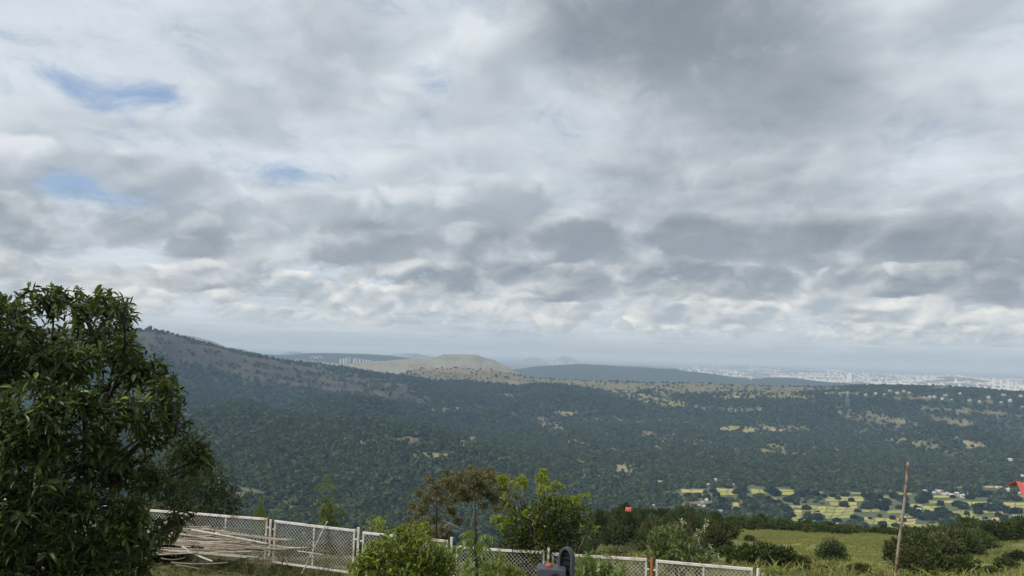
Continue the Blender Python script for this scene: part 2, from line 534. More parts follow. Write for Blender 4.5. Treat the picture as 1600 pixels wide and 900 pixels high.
# ------------------------------------------------------------------ what grows where
# (x, y, half width, half height, tilt, what) round the middle of each clearing
PATCHES = [
    (865, 668, 34, 9, 0.15, 'dirt'), (890, 688, 46, 6, 0.25, 'dry'), (930, 703, 30, 5, 0.4, 'dry'), (1200, 672, 78, 5.0, 0.0, 'straw'), (1130, 669, 40, 3, 0.0, 'straw'),
    (1030, 682, 42, 6, 0.05, 'dirt'), (1075, 692, 60, 6, 0.05, 'dry'), (1130, 700, 70, 6, 0.1, 'grass'), (1230, 706, 45, 6, 0.1, 'dirt'), (1100, 712, 40, 5, 0.1, 'dry'),
    (1370, 652, 48, 5, 0.2, 'dry'), (1415, 660, 26, 4, 0.2, 'straw'), (1345, 676, 16, 7, 0.1, 'dry'), (1490, 660, 30, 5, 0.2, 'dry'), (1520, 696, 26, 6, 0.35, 'straw'),
    (1303, 707, 12, 8, 0.2, 'dry'), (1470, 640, 40, 3, 0.1, 'dry'), (1550, 645, 40, 3, 0.1, 'dry'),
    (680, 712, 38, 5, 0.0, 'straw'), (650, 690, 40, 5, 0.1, 'dirt'), (735, 690, 18, 8, 0.1, 'dirt'), (930, 746, 66, 5, 0.07, 'dirt'), (980, 734, 17, 10, 0.1, 'straw'),
    (440, 792, 55, 15, 0.1, 'scrub'), (380, 770, 30, 8, 0.0, 'scrub'), (540, 830, 60, 12, 0.0, 'scrub'),
    (640, 611, 12, 1.5, 0.0, 'straw'), (780, 618, 40, 1.5, 0.0, 'dry'), (400, 651, 45, 1.3, 0.0, 'straw'), (540, 651, 20, 1.2, 0.0, 'straw'), (890, 646, 20, 2, 0, 'straw'),
    (960, 604, 50, 5, 0.1, 'grass'), (990, 619, 50, 6, 0.3, 'straw'), (1040, 630, 30, 3, 0.2, 'straw'), (1080, 612, 60, 5, 0.0, 'grass'), (1170, 620, 60, 4, 0.0, 'straw'),
    (1310, 615, 30, 5, 0, 'grass'), (1480, 605, 40, 2, 0, 'grass'), (1430, 622, 30, 2, 0, 'dry'), (1540, 629, 12, 3, 0, 'dry'),
    (1090, 785, 60, 14, 0.1, 'scrub'), (1190, 790, 60, 14, 0.0, 'scrub'),
    (1300, 795, 75, 24, 0.0, 'valley'), (1400, 800, 90, 26, 0.0, 'valley'), (1520, 800, 110, 32, 0.0, 'valley'), (1120, 768, 60, 6, 0.0, 'valley'), (1200, 768, 50, 7, 0, 'valley'),
    (1090, 700, 110, 12, 0.05, 'scrub'), (1260, 702, 70, 10, 0.1, 'scrub'), (890, 690, 70, 10, 0.2, 'scrub'), (1010, 622, 80, 6, 0.15, 'grass'), (1200, 616, 90, 5, 0.05, 'grass'), (1380, 660, 60, 8, 0.2, 'scrub'), (950, 745, 60, 8, 0.1, 'scrub'), (700, 640, 70, 4, 0.0, 'scrub'),
    (1505, 763, 40, 4, 0.0, 'scrub'), (1070, 793, 50, 5, 0.1, 'scrub'), (740, 700, 60, 5, 0.1, 'scrub'), (560, 690, 50, 4, 0.1, 'scrub'), (830, 705, 50, 5, 0.2, 'scrub'), (1420, 690, 60, 6, 0.2, 'scrub'),
    (980, 660, 60, 5, 0.1, 'scrub'), (1150, 640, 50, 3, 0, 'scrub'), (1500, 720, 50, 5, 0.2, 'scrub'), (1250, 690, 60, 5, 0.1, 'scrub'), (900, 720, 40, 5, 0.1, 'scrub'), (1050, 660, 40, 3, 0.1, 'scrub'),
]
KINDCOL = {'dirt': (0.155, 0.118, 0.075), 'dry': (0.155, 0.135, 0.075), 'straw': (0.22, 0.20, 0.095), 'grass': (0.15, 0.155, 0.06), 'scrub': (0.14, 0.13, 0.065), 'valley': (0.092, 0.108, 0.044)}
FOREST = np.array((0.040, 0.055, 0.026))


def land(x, y, z, r):
    """base colour of the ground and the share of it under trees"""
    px, py = project(np.stack([x, y, z], -1))
    n1, n2 = fbm(x / 90, y / 90, 4, 0.6), fbm(x / 33 + 50, y / 33, 3, 0.6)
    nl = fbm(x / 420 + 9, y / 420, 4, 0.55)
    col = np.broadcast_to(FOREST, x.shape + (3,)).copy()
    tree = np.full(x.shape, 1.0)

    def lay(m, c, td):
        nonlocal col, tree
        m = np.clip(m, 0, 1)
        col = col * (1 - m[..., None]) + np.asarray(c) * m[..., None]
        tree = tree * (1 - m) + td * m
    mid = (r > 900) & (r < 4300)
    # thin spots anywhere in the wood
    lay(mid * sstep(nl + 0.35 * n2, 0.42, 0.60) * 0.7, (0.10, 0.10, 0.05), 0.35)
    for (cx, cy, rx, ry, tilt, k) in PATCHES:
        u, v = (px - cx) / (rx * 1.25), (py - cy - (px - cx) * tilt) / (ry * 1.4)
        q = np.sqrt(u * u + v * v) + 0.75 * n1 + 0.55 * n2
        lay(mid * (1 - sstep(q, 0.35, 1.25)), KINDCOL[k], {'valley': 0.05, 'scrub': 0.42, 'grass': 0.22}.get(k, 0.13))
    # the left hill: bare banded flank above, wood below
    az = np.arctan2(x, y)
    crest = np.interp(az, AZ_IN, kz[12])
    hill = ((r > 3000) & (r < 4600)) * sstep(px + 60 * n1, 690, 600)
    dz = crest - z
    band = np.sin(z / 8.0 + 2.0 * nl) * 0.5 + 0.5
    cliff = sstep(np.sin(z / 6.5 + 1.5 * nl + 0.8 * n1), 0.45, 0.8)
    bare = 1 - sstep(dz + 45 * nl + 30 * n1, 55, 100)
    lay(hill * bare * 0.97, (0.064, 0.060, 0.038), 0.06)
    lay(hill * bare * band * 0.6, (0.056, 0.060, 0.032), 0.12)
    lay(hill * bare * cliff * sstep(n1 + n2 * 0.5 + 0.5, 0.0, 0.3) * 0.9, (0.035, 0.035, 0.026), 0.3)
    lay(hill * bare * sstep(n1 + 0.3 * n2 + 0.25 * (band - 0.5), 0.04, 0.22) * 0.9, (0.07, 0.075, 0.035), 0.9)
    for d_, w_ in ((15, 8), (46, 7), (78, 8)):
        ln = (1 - sstep(np.abs(dz - d_ - 10 * nl), w_ * 0.4, w_)) * sstep(n1 + 0.3 * n2 + 0.45, 0.0, 0.3)
        lay(hill * ln * sstep(px, 560, 480) * 0.85, (0.085, 0.066, 0.042), 0.0)
    # plateau top, the brown table and the grass rim
    rim = sstep(r + 90 * n1, 3670, 3730) * (r < 5000) * sstep(px + 60 * n1, 600, 650) * sstep(px + 40 * n1, 1360, 1300)
    lay(rim * 0.95, (0.135, 0.12, 0.065), 0.03)
    lay(rim * sstep(n1 + 0.4 * n2, 0.06, 0.30) * 0.6, (0.11, 0.12, 0.05), 0.22)
    lay(rim * (px > 620) * (px < 830) * (r < 4250) * sstep(band + n1 * 0.6, 0.55, 0.9) * 0.7, (0.20, 0.145, 0.09), 0.02)
    east = (r > 3600) & (r < 5000) & (px >= 1330)
    lay(east * sstep(n1, 0.05, 0.4) * 0.6, (0.12, 0.12, 0.055), 0.45)
    # grey mesa
    mesa = (r > 4900) & (r < 6700) & (px < 840)
    lay(mesa * 1.0, (0.20, 0.19, 0.135), 0.0)
    lay(mesa * sstep(n1 * 0.6 + n2 * 0.6 + np.sin(z / 9.0) * 0.25, 0.05, 0.34) * 0.75, (0.13, 0.128, 0.085), 0.0)
    # blue ridges and the plain
    far = r > 6700
    lay(far * 1.0, (0.050, 0.060, 0.032), 0.0)
    plain = (r > 9000)
    lay(plain * (0.35 + 0.4 * sstep(fbm(x / 1500, y / 1500, 4, 0.6), -0.2, 0.3)), (0.16, 0.16, 0.10), 0.0)
    lay(plain * sstep(fbm(x / 700 + 80, y / 700, 4, 0.6), 0.05, 0.3) * 0.7, (0.33, 0.31, 0.27), 0.0)
    # the near shoulder: grass field, scrub
    near = (r > 25) & (r < 420)
    lay(near * 1.0, (0.085, 0.09, 0.035), 0.0)
    lay(near * (px > 1090) * sstep(fbm(x / 14, y / 14, 4, 0.6) + 0.25, 0.0, 0.5), (0.19, 0.21, 0.07), 0.0)
    lay(near * (px > 1090) * sstep(fbm(x / 9 + 20, y / 9, 4, 0.6), 0.12, 0.42) * 0.6, (0.17, 0.115, 0.065), 0.0)
    lay(((r > 420) & (r <= 950)) * 1.0, (0.05, 0.058, 0.027), 0.8)
    yard = r <= 25
    lay(yard * 1.0, (0.10, 0.105, 0.045), 0.0)
    lay(yard * sstep(fbm(x / 1.6, y / 1.6, 4, 0.6), 0.0, 0.45), (0.17, 0.125, 0.075), 0.0)
    return col, np.clip(tree, 0, 1)


# ------------------------------------------------------------------ objects
def link_mesh(name, me, mat=None, parent=None):
    o = bpy.data.objects.new(name, me)
    COL.objects.link(o)
    if mat:
        me.materials.append(mat)
    if parent:
        o.parent = parent
    return o


def np_mesh(name, V, F, mat_idx=None, smooth=False):
    """V n x 3, F list of (m x k) index arrays"""
    me = bpy.data.meshes.new(name)
    V = np.asarray(V, np.float32)
    F = [np.asarray(f, np.int32) for f in F if len(f)]
    me.vertices.add(len(V))
    me.vertices.foreach_set('co', V.ravel())
    tot = np.concatenate([np.full(len(f), f.shape[1], np.int32) for f in F])
    idx = np.concatenate([f.ravel() for f in F])
    me.loops.add(len(idx))
    me.loops.foreach_set('vertex_index', idx)
    me.polygons.add(len(tot))
    st = np.concatenate([[0], np.cumsum(tot)[:-1]]).astype(np.int32)
    me.polygons.foreach_set('loop_start', st)
    me.polygons.foreach_set('loop_total', tot)
    if mat_idx is not None:
        me.polygons.foreach_set('material_index', np.asarray(mat_idx, np.int32))
    me.polygons.foreach_set('use_smooth', np.full(len(tot), smooth))
    me.update(calc_edges=True)
    return me


def tag(o, label=None, cat=None, group=None, kind=None):
    for k, v in (('label', label), ('category', cat), ('group', group), ('kind', kind)):
        if v:
            o[k] = v
    return o


def empty(name, loc, label, cat, group=None, rz=0.0):
    o = bpy.data.objects.new(name, None)
    COL.objects.link(o)
    o.location = loc
    o.rotation_euler = (0, 0, rz)
    o.empty_display_size = 0.2
    return tag(o, label, cat, group)


def copy_tree(o, parent=None):
    c = o.copy()
    COL.objects.link(c)
    if parent:
        c.parent = parent
    for ch in o.children:
        copy_tree(ch, c)
    return c


# ------------------------------------------------------------------ materials
def new_mat(name):
    m = bpy.data.materials.new(name)
    m.use_nodes = True
    nt = m.node_tree
    p = nt.nodes['Principled BSDF']
    p.inputs['Specular IOR Level'].default_value = 0.25
    return m, nt, p


def coord(nt, obj=False):
    n = nt.nodes.new('ShaderNodeTexCoord' if obj else 'ShaderNodeNewGeometry')
    return n.outputs['Object' if obj else 'Position']


def mat_plain(name, col, rough=0.7, spots=None, scale=8.0, amount=0.5, metal=0.0, bump=0.0):
    """paint, wood, plastic ... with blotches of a second colour"""
    m, nt, p = new_mat(name)
    v = coord(nt, True)
    n = xnoise(nt, v, scale, 5.0, 0.6)
    c2 = spots or tuple(x * 0.6 for x in col)
    c = xmix(nt, n.ss(0.62 - 0.3 * amount, 0.85 - 0.2 * amount), col, c2)
    nt.links.new(c, p.inputs['Base Color'])
    p.inputs['Roughness'].default_value = rough
    p.inputs['Metallic'].default_value = metal
    if bump:
        b = nt.nodes.new('ShaderNodeBump')
        b.inputs['Strength'].default_value = bump
        nt.links.new(xnoise(nt, v, scale * 4, 4.0, 0.6).s, b.inputs['Height'])
        nt.links.new(b.outputs[0], p.inputs['Normal'])
    return m


def mat_leaf(name, a, b, young=None, share=0.0, trans=0.35, rough=0.45, spec=0.35, inst=False):
    """leaves: colour differs from leaf to leaf (or from tree to tree), light passes through"""
    m, nt, p = new_mat(name)
    g = nt.nodes.new('ShaderNodeNewGeometry')
    rnd = X(nt, g.outputs['Random Per Island'])
    oi = nt.nodes.new('ShaderNodeObjectInfo')
    ro = X(nt, oi.outputs['Random'])
    c = xmix(nt, rnd, a, b)
    if young:
        c = xmix(nt, rnd.ss(1.0 - share, 1.0 - share + 0.02), c, young)
    if inst:
        c = xscale(nt, c, ro * 0.7 + 0.62)
    else:
        c = xscale(nt, c, ro * 0.2 + 0.9)
    nt.links.new(c, p.inputs['Base Color'])
    p.inputs['Roughness'].default_value = rough
    p.inputs['Specular IOR Level'].default_value = spec
    tr = nt.nodes.new('ShaderNodeBsdfTranslucent')
    wc = nt.nodes.new('ShaderNodeVectorMath')
    wc.operation = 'MULTIPLY'
    nt.links.new(c, wc.inputs[0])
    wc.inputs[1].default_value = (1.5, 1.5, 0.6)
    nt.links.new(wc.outputs[0], tr.inputs[0])
    mx = nt.nodes.new('ShaderNodeMixShader')
    mx.inputs[0].default_value = trans
    nt.links.new(p.outputs[0], mx.inputs[1])
    nt.links.new(tr.outputs[0], mx.inputs[2])
    nt.links.new(mx.outputs[0], nt.nodes['Material Output'].inputs[0])
    return m


def mat_ground():
    m, nt, p = new_mat("ground")
    a = nt.nodes.new('ShaderNodeAttribute')
    a.attribute_name = 'cover'
    v = coord(nt)
    n1 = xnoise(nt, v, 0.045, 6.0, 0.65)          # clumps a few metres across
    n2 = xnoise(nt, v, 3.0, 6.0, 0.7)             # tufts
    f = (n1 - 0.5) * 1.0 + (n2 - 0.5) * 1.3 + 1.0
    c = xscale(nt, a.outputs['Color'], f.max(0.25))
    dry = xnoise(nt, v, 0.9, 5.0, 0.65)
    c = xmix(nt, dry.ss(0.55, 0.75) * 0.35, c, (0.20, 0.165, 0.09))
    c = xmix(nt, dry.ss(0.45, 0.25) * 0.0, c, (0.05, 0.06, 0.03))
    nt.links.new(c, p.inputs['Base Color'])
    p.inputs['Roughness'].default_value = 0.95
    p.inputs['Specular IOR Level'].default_value = 0.1
    b = nt.nodes.new('ShaderNodeBump')
    b.inputs['Strength'].default_value = 0.5
    b.inputs['Distance'].default_value = 0.06
    nt.links.new(n2.s, b.inputs['Height'])
    nt.links.new(b.outputs[0], p.inputs['Normal'])
    return m


def build_ground():
    nr, na = ZG.shape
    A, Rr = np.meshgrid(AZG, RG)
    x, y = Rr * np.sin(A), Rr * np.cos(A)
    V = np.stack([x, y, ZG], -1).reshape(-1, 3)
    i, j = np.meshgrid(np.arange(nr - 1), np.arange(na), indexing='ij')
    j2 = (j + 1) % na
    F = np.stack([i * na + j, (i + 1) * na + j, (i + 1) * na + j2, i * na + j2], -1).reshape(-1, 4)[:, ::-1]
    cap = len(V)
    V = np.concatenate([V, [[0, 0, 0.0]]])
    jj = np.arange(na)
    T = np.stack([np.full(na, cap), jj, (jj + 1) % na], -1)[:, ::-1]
    me = np_mesh("ground", V, [F, T], smooth=True)
    col, tr = land(x, y, ZG, Rr)
    rgba = np.ones((len(V), 4), np.float32)
    rgba[:-1, :3] = col.reshape(-1, 3)
    rgba[-1, :3] = (0.1, 0.1, 0.05)
    at_ = me.attributes.new('cover', 'FLOAT_COLOR', 'POINT')
    at_.data.foreach_set('color', rgba.ravel())
    o = link_mesh("ground", me, mat_ground())
    o['kind'] = 'structure'
    return o


build_ground()


# ------------------------------------------------------------------ haze
def build_haze():
    S, lo, hi = 50000.0, -432.0, 78.0
    V = [(x, y, z) for z in (lo, hi) for (x, y) in ((-S, -S), (S, -S), (S, S), (-S, S))]
    F = [[(0, 3, 2, 1), (4, 5, 6, 7), (0, 1, 5, 4), (1, 2, 6, 5), (2, 3, 7, 6), (3, 0, 4, 7)]]
    m = bpy.data.materials.new("haze")
    m.use_nodes = True
    nt = m.node_tree
    nt.nodes.clear()
    o = nt.nodes.new('ShaderNodeOutputMaterial')
    v = nt.nodes.new('ShaderNodeVolumePrincipled')
    v.inputs['Color'].default_value = (0.43, 0.65, 1.0, 1)
    v.inputs['Absorption Color'].default_value = (0.62, 0.62, 0.62, 1)      # little absorbed: blue light scatters most, as in clear air
    v.inputs['Density'].default_value = 7.6e-5
    v.inputs['Anisotropy'].default_value = 0.0
    nt.links.new(v.outputs[0], o.inputs['Volume'])
    h = link_mesh("haze", np_mesh("haze", V, F), m)
    tag(h, 'pale blue haze over the valley and the far city', None, None, 'stuff')


build_haze()


# ------------------------------------------------------------------ where the photograph shows fields and houses in the valley (pixels)
FIELD_SPOTS = [  # corner x, y, width, height in the photograph, number of plots across and deep, lean
    (1240, 797, 44, 18, 3, 4, -0.1), (1262, 790, 80, 20, 5, 4, -0.25), (1290, 776, 62, 8, 3, 2, 0.0), (1298, 785, 40, 6, 2, 1, 0.0),
    (1349, 809, 82, 11, 5, 2, -0.05), (1422, 819, 46, 16, 2, 3, -0.2), (1440, 792, 34, 13, 2, 2, 0.2), (1487, 799, 32, 8, 2, 1, 0.1),
    (1504, 804, 24, 13, 2, 2, -0.4), (1524, 808, 40, 11, 3, 2, -0.2), (1568, 786, 40, 9, 2, 2, -0.1), (1450, 782, 46, 5, 2, 1, 0.0),
    (1458, 775, 26, 4, 1, 1, 0.0), (1500, 784, 52, 6, 3, 1, 0.0), (1215, 765, 26, 9, 1, 2, 0.1), (1376, 776, 18, 3, 1, 1, 0.0),
    (1064, 765, 34, 6, 2, 1, 0.05), (1120, 764, 38, 10, 2, 2, 0.05), (1170, 765, 30, 7, 2, 1, 0.1), (1143, 786, 12, 8, 1, 1, 0.0),
    (1027, 751, 9, 3, 1, 1, 0.0), (1420, 788, 22, 4, 2, 1, 0.0), (1538, 760, 28, 3, 2, 1, 0.1), (1550, 798, 36, 5, 2, 1, 0.1),
    (1262, 769, 22, 3, 2, 1, 0.0), (1330, 770, 20, 3, 1, 1, 0.1), (1400, 771, 24, 3, 2, 1, 0.0), (1428, 778, 18, 3, 1, 1, 0.1), (1232, 790, 22, 5, 2, 1, 0.1), (1360, 786, 24, 4, 2, 1, -0.1), (1405, 806, 26, 5, 2, 1, 0.1),
    (1470, 796, 16, 5, 1, 1, 0.0), (1532, 798, 22, 4, 2, 1, 0.1), (1580, 774, 26, 4, 2, 1, 0.0), (1583, 805, 22, 6, 1, 2, 0.0), (1486, 824, 30, 5, 2, 1, 0.0), (1382, 820, 30, 5, 2, 1, 0.1), (1290, 815, 24, 5, 2, 1, -0.1), (1196, 779, 18, 4, 1, 1, 0.1), (1090, 773, 20, 3, 1, 1, 0.0),
    (1560, 814, 36, 6, 2, 1, 0.0), (1345, 796, 30, 5, 2, 1, 0.0), (1385, 798, 30, 5, 1, 1, 0.0),
]

HOUSES = {
    'village': [(1460, 769), (1464, 767), (1468, 768), (1472, 770), (1475.5, 772), (1480, 770.5), (1485, 772), (1487, 775), (1492, 773), (1496, 771), (1499, 770.5), (1499, 774), (1504, 776), (1507, 776.5), (1510, 775), (1511, 772)],
    'left': [(998, 784), (1021, 792), (1097, 786), (1108, 790), (1092, 791), (1100, 793), (1127, 800), (1056, 780), (1107, 758), (1118, 751), (1138, 751), (1147, 758), (1067, 783), (1104, 783)],
    'right': [(1446, 768), (1518, 766), (1575, 767), (1588, 777), (1584, 757), (1593, 772), (1436, 797), (1558, 763), (1507, 795), (1597, 745), (1579, 720)],
    'ridge': [(1368, 616), (1352, 618), (1382, 617), (1402, 615), (1421, 615), (1444, 622), (1453, 621), (1460, 621), (1472, 624), (1477, 619), (1487, 625.5), (1515, 627), (1530, 628), (1564, 629), (1568, 618), (1595, 620), (1578, 628), (1597, 637),
         (1390, 611), (1412, 612), (1500, 616), (1545, 622)],
}
HOUSE_SPOTS = [p for l in HOUSES.values() for p in l]


# ------------------------------------------------------------------ foliage
rng = np.random.RandomState(11)


def unit(v):
    return v / np.maximum(np.linalg.norm(v, axis=-1, keepdims=True), 1e-9)


def rand_dirs(n, up=0.0):
    d = rng.normal(size=(n, 3))
    d[:, 2] += up
    return unit(d)


def leaf_quads(P, D, L, W, bend=0.15):
    """small leaves: one folded rhombus each"""
    n = len(P)
    N = unit(np.cross(D, rand_dirs(n)))
    S = np.cross(D, N)
    L, W = L.reshape(-1, 1), W.reshape(-1, 1)
    a, b = P, P + D * L + N * (L * bend * -1)
    m = P + D * L * 0.5
    V = np.stack([a, m + S * W * 0.5 + N * L * bend, b, m - S * W * 0.5 + N * L * bend], 1).reshape(-1, 3)
    i = np.arange(n)[:, None] * 4
    F = np.concatenate([i + [0, 1, 2], i + [0, 2, 3]])
    return V, [F]


def leaf_blades(P, D, L, W, droop=0.35, fold=0.25):
    """large leaves: pointed blade folded along its midrib and arching down"""
    n = len(P)
    up = np.array((0, 0, 1.0))
    S = unit(np.cross(D, up) + rng.normal(size=(n, 3)) * 0.45)
    N = unit(np.cross(S, D))
    L, W = L.reshape(-1, 1), W.reshape(-1, 1)

    def pt(t, s, dr):
        return P + D * (L * t) + S * (W * s) + N * (W * abs(s) * fold * 2) - up * (L * dr * droop)
    cols = [pt(0.0, 0, 0), pt(0.36, 0, 0.10), pt(0.72, 0, 0.42), pt(1.0, 0, 0.9),
            pt(0.30, 0.42, 0.08), pt(0.70, 0.36, 0.40), pt(0.30, -0.42, 0.08), pt(0.70, -0.36, 0.40)]
    V = np.stack(cols, 1).reshape(-1, 3)
    i = np.arange(n)[:, None] * 8
    T = np.concatenate([i + [0, 1, 4], i + [2, 3, 5], i + [0, 6, 1], i + [2, 7, 3]])
    Q = np.concatenate([i + [1, 2, 5, 4], i + [1, 6, 7, 2]])
    return V, [T, Q]


def tubes(paths, sides=5):
    """paths: list of (points k x 3, radii k) -> verts, faces"""
    Vs, Fs, off = [], [], 0
    for pts, rad in paths:
        pts = np.asarray(pts, float)
        rad = np.broadcast_to(np.asarray(rad, float), (len(pts),))
        tg = unit(np.gradient(pts, axis=0))
        ref = np.where(np.abs(tg[:, 2:3]) > 0.9, [[1.0, 0, 0]], [[0, 0, 1.0]])
        a = unit(np.cross(tg, ref))
        b = np.cross(tg, a)
        th = np.arange(sides) * 2 * np.pi / sides
        ring = pts[:, None] + rad[:, None, None] * (np.cos(th)[None, :, None] * a[:, None] + np.sin(th)[None, :, None] * b[:, None])
        k = len(pts)
        Vs.append(ring.reshape(-1, 3))
        i, j = np.meshgrid(np.arange(k - 1), np.arange(sides), indexing='ij')
        j2 = (j + 1) % sides
        Fs.append(np.stack([off + i * sides + j, off + i * sides + j2, off + (i + 1) * sides + j2, off + (i + 1) * sides + j], -1).reshape(-1, 4))
        # end caps as fans of quads folded flat are not needed on twigs: close with one n-gon
        caps = [np.array([[off + t for t in range(sides)][::-1]]), np.array([[off + (k - 1) * sides + t for t in range(sides)]])]
        Fs.append(caps[0]); Fs.append(caps[1])
        off += k * sides
    V = np.concatenate(Vs)
    by = {}
    for f in Fs:
        by.setdefault(f.shape[1], []).append(f)
    return V, [np.concatenate(v) for v in by.values()]


def curve_pts(a, b, sag=0.0, n=5, wob=0.0):
    t = np.linspace(0, 1, n)[:, None]
    p = np.asarray(a) * (1 - t) + np.asarray(b) * t
    p = p + np.array((0, 0, 1.0)) * (sag * 4 * t * (1 - t))
    if wob:
        w = rng.normal(size=(n, 3)) * wob
        w[0] = 0
        p = p + w * (t * (1.2 - t))
    return p


def in_clumps(clumps, n, shell=0.55):
    """points in the outer part of ellipsoid clumps [(centre, radii)], with outward directions"""
    vol = np.array([np.prod(c[1]) ** 0.75 for c in clumps])
    k = rng.choice(len(clumps), n, p=vol / vol.sum())
    C = np.array([c[0] for c in clumps])[k]
    Rd = np.array([c[1] for c in clumps])[k]
    d = rand_dirs(n)
    t = shell + (1 - shell) * rng.rand(n, 1)
    t = np.where(rng.rand(n, 1) < 0.25, rng.rand(n, 1), t)
    return C + d * Rd * t, d, k


def tree_thing(name, label, cat, base, clumps, leaf, bark, n, L, W, style='quad', per=1, trunk_r=0.1, shell=0.5, up=0.3,
               group=None, fork=0.35, twigs=60, droop=0.35, stems=1, limb_r=0.4, radial=0.35, spread=0.75):
    """an Empty at the foot of the trunk; children trunk (limbs and twigs in one skin) and foliage. clumps in world space"""
    base = np.asarray(base, float)
    o = empty(name, base, label, cat, group)
    cl = [(np.asarray(c, float) - base, np.broadcast_to(np.asarray(r, float), (3,))) for c, r in clumps]
    cen = np.mean([c for c, r in cl], 0)
    paths = []
    # each clump hangs from the nearest limb already grown; limbs taper with what they carry
    nodes, par, root_of, depth = [], [], [], []
    for s in range(stems):
        j = rng.normal(size=3) * trunk_r * (2.0 if stems > 1 else 0.0)
        j[2] = 0
        fk = np.array((cen[0] * fork * 0.6 + j[0] * 2, cen[1] * fork * 0.6 + j[1] * 2, max(cen[2] * fork, 0.25)))
        foot_ = j - np.array((0, 0, 0.25))
        paths.append((curve_pts(foot_, fk, 0, 5, trunk_r * 0.5), np.linspace(trunk_r * 1.25, trunk_r * 0.8, 5)))
        nodes.append(fk); par.append(-1); depth.append(0.0)
    order = sorted(range(len(cl)), key=lambda i: np.linalg.norm(cl[i][0] - nodes[0]))
    for i in order:
        c = cl[i][0]
        cost = [np.linalg.norm(c - q) + radial * dp for q, dp in zip(nodes, depth)]
        p = int(np.argmin(cost))
        nodes.append(c); par.append(p); depth.append(depth[p] + np.linalg.norm(c - nodes[p]))
    load = np.ones(len(nodes))
    for i in range(len(nodes) - 1, stems - 1, -1):
        load[par[i]] += load[i]
    tot = max(load[:stems].max(), 1)
    rad = np.maximum(trunk_r * 0.8 * (load / tot) ** 0.55, trunk_r * 0.10) * (limb_r / 0.4)
    for i in range(stems, len(nodes)):
        a_, b_ = nodes[par[i]], nodes[i]
        ln = np.linalg.norm(b_ - a_)
        paths.append((curve_pts(a_, b_, 0.07 * ln, 7, 0.05 * ln), np.linspace(min(rad[par[i]] * 0.85, rad[i] * 1.25), rad[i] * 0.8, 7)))
    P, d, k = in_clumps(cl, n, shell)
    sel = rng.choice(n, min(twigs, n), replace=False)
    for q in sel:
        c = cl[k[q]][0]
        paths.append((curve_pts(c * 0.8 + P[q] * 0.2 - d[q] * 0.02, P[q], 0, 4, 0.05 * np.linalg.norm(P[q] - c)), np.linspace(trunk_r * 0.16, trunk_r * 0.05, 4)))
    V, F = tubes(paths, 6)
    link_mesh("trunk", np_mesh("trunk", V, F, smooth=True), bark, o)
    if style == 'quad':
        D = unit(d + rng.normal(size=d.shape) * 0.7 + np.array((0, 0, up)))
        V, F = leaf_quads(P, D, L * rng.uniform(0.6, 1.25, n), W * rng.uniform(0.7, 1.2, n))
    else:
        # rosettes of leaves at the twig ends
        ax = unit(d + np.array((0, 0, 0.6)) + rng.normal(size=d.shape) * 0.5)
        PP, DD = np.repeat(P, per, 0), np.repeat(ax, per, 0)
        DD = unit(DD * rng.uniform(0.1, 0.7, (n * per, 1)) + rng.normal(size=(n * per, 3)) * spread)
        sc_ = np.repeat(rng.uniform(0.55, 1.3, n), per) * rng.uniform(0.55, 1.2, n * per)
        PP = PP + rng.normal(size=PP.shape) * (L * 0.16)
        V, F = leaf_blades(PP, DD, L * sc_, W * sc_, droop)
    link_mesh("foliage", np_mesh("foliage", V, F), leaf, o)
    return o


M = {}
M['leaf_dark'] = mat_leaf("leaf_dark", (0.030, 0.046, 0.015), (0.105, 0.135, 0.040), (0.16, 0.21, 0.045), 0.06, 0.25, 0.45, 0.3)
M['leaf_mango'] = mat_leaf("leaf_mango", (0.100, 0.140, 0.024), (0.190, 0.225, 0.036), (0.27, 0.27, 0.045), 0.14, 0.35)
M['leaf_mid'] = mat_leaf("leaf_mid", (0.045, 0.068, 0.018), (0.10, 0.125, 0.030), (0.19, 0.22, 0.04), 0.10, 0.3)
M['leaf_pale'] = mat_leaf("leaf_pale", (0.070, 0.100, 0.032), (0.135, 0.170, 0.050), (0.20, 0.22, 0.07), 0.08, 0.35)
M['leaf_lime'] = mat_leaf("leaf_lime", (0.20, 0.25, 0.030), (0.29, 0.32, 0.045), None, 0, 0.5)
M['leaf_bush'] = mat_leaf("leaf_bush", (0.032, 0.052, 0.018), (0.065, 0.090, 0.026), (0.15, 0.18, 0.035), 0.05, 0.3)
M['leaf_olive'] = mat_leaf("leaf_olive", (0.125, 0.128, 0.050), (0.185, 0.182, 0.070), (0.17, 0.12, 0.065), 0.18, 0.3)
M['leaf_fern'] = mat_leaf("leaf_fern", (0.115, 0.165, 0.040), (0.18, 0.235, 0.055), None, 0, 0.5)
M['leaf_scrub'] = mat_leaf("leaf_scrub", (0.036, 0.054, 0.019), (0.075, 0.095, 0.030), (0.13, 0.14, 0.04), 0.08, 0.3, 0.6, 0.2, inst=True)
M['leaf_valley'] = mat_leaf("leaf_valley", (0.026, 0.042, 0.018), (0.046, 0.064, 0.024), None, 0, 0.2, 0.7, 0.1, inst=True)
M['leaf_forest'] = mat_leaf("leaf_forest", (0.036, 0.055, 0.022), (0.068, 0.088, 0.032), None, 0, 0.15, 0.8, 0.08, inst='wood')
M['bark'] = mat_plain("bark", (0.13, 0.10, 0.075), 0.9, (0.06, 0.048, 0.04), 6, 0.6, bump=0.4)
M['bark_pale'] = mat_plain("bark_pale", (0.27, 0.24, 0.20), 0.9, (0.20, 0.17, 0.14), 6, 0.5, bump=0.3)
M['bark_dark'] = mat_plain("bark_dark", (0.05, 0.04, 0.034), 0.9, (0.03, 0.025, 0.02), 6, 0.5)
M['flower'] = mat_leaf("flower", (0.45, 0.43, 0.33), (0.62, 0.60, 0.50), None, 0, 0.3)


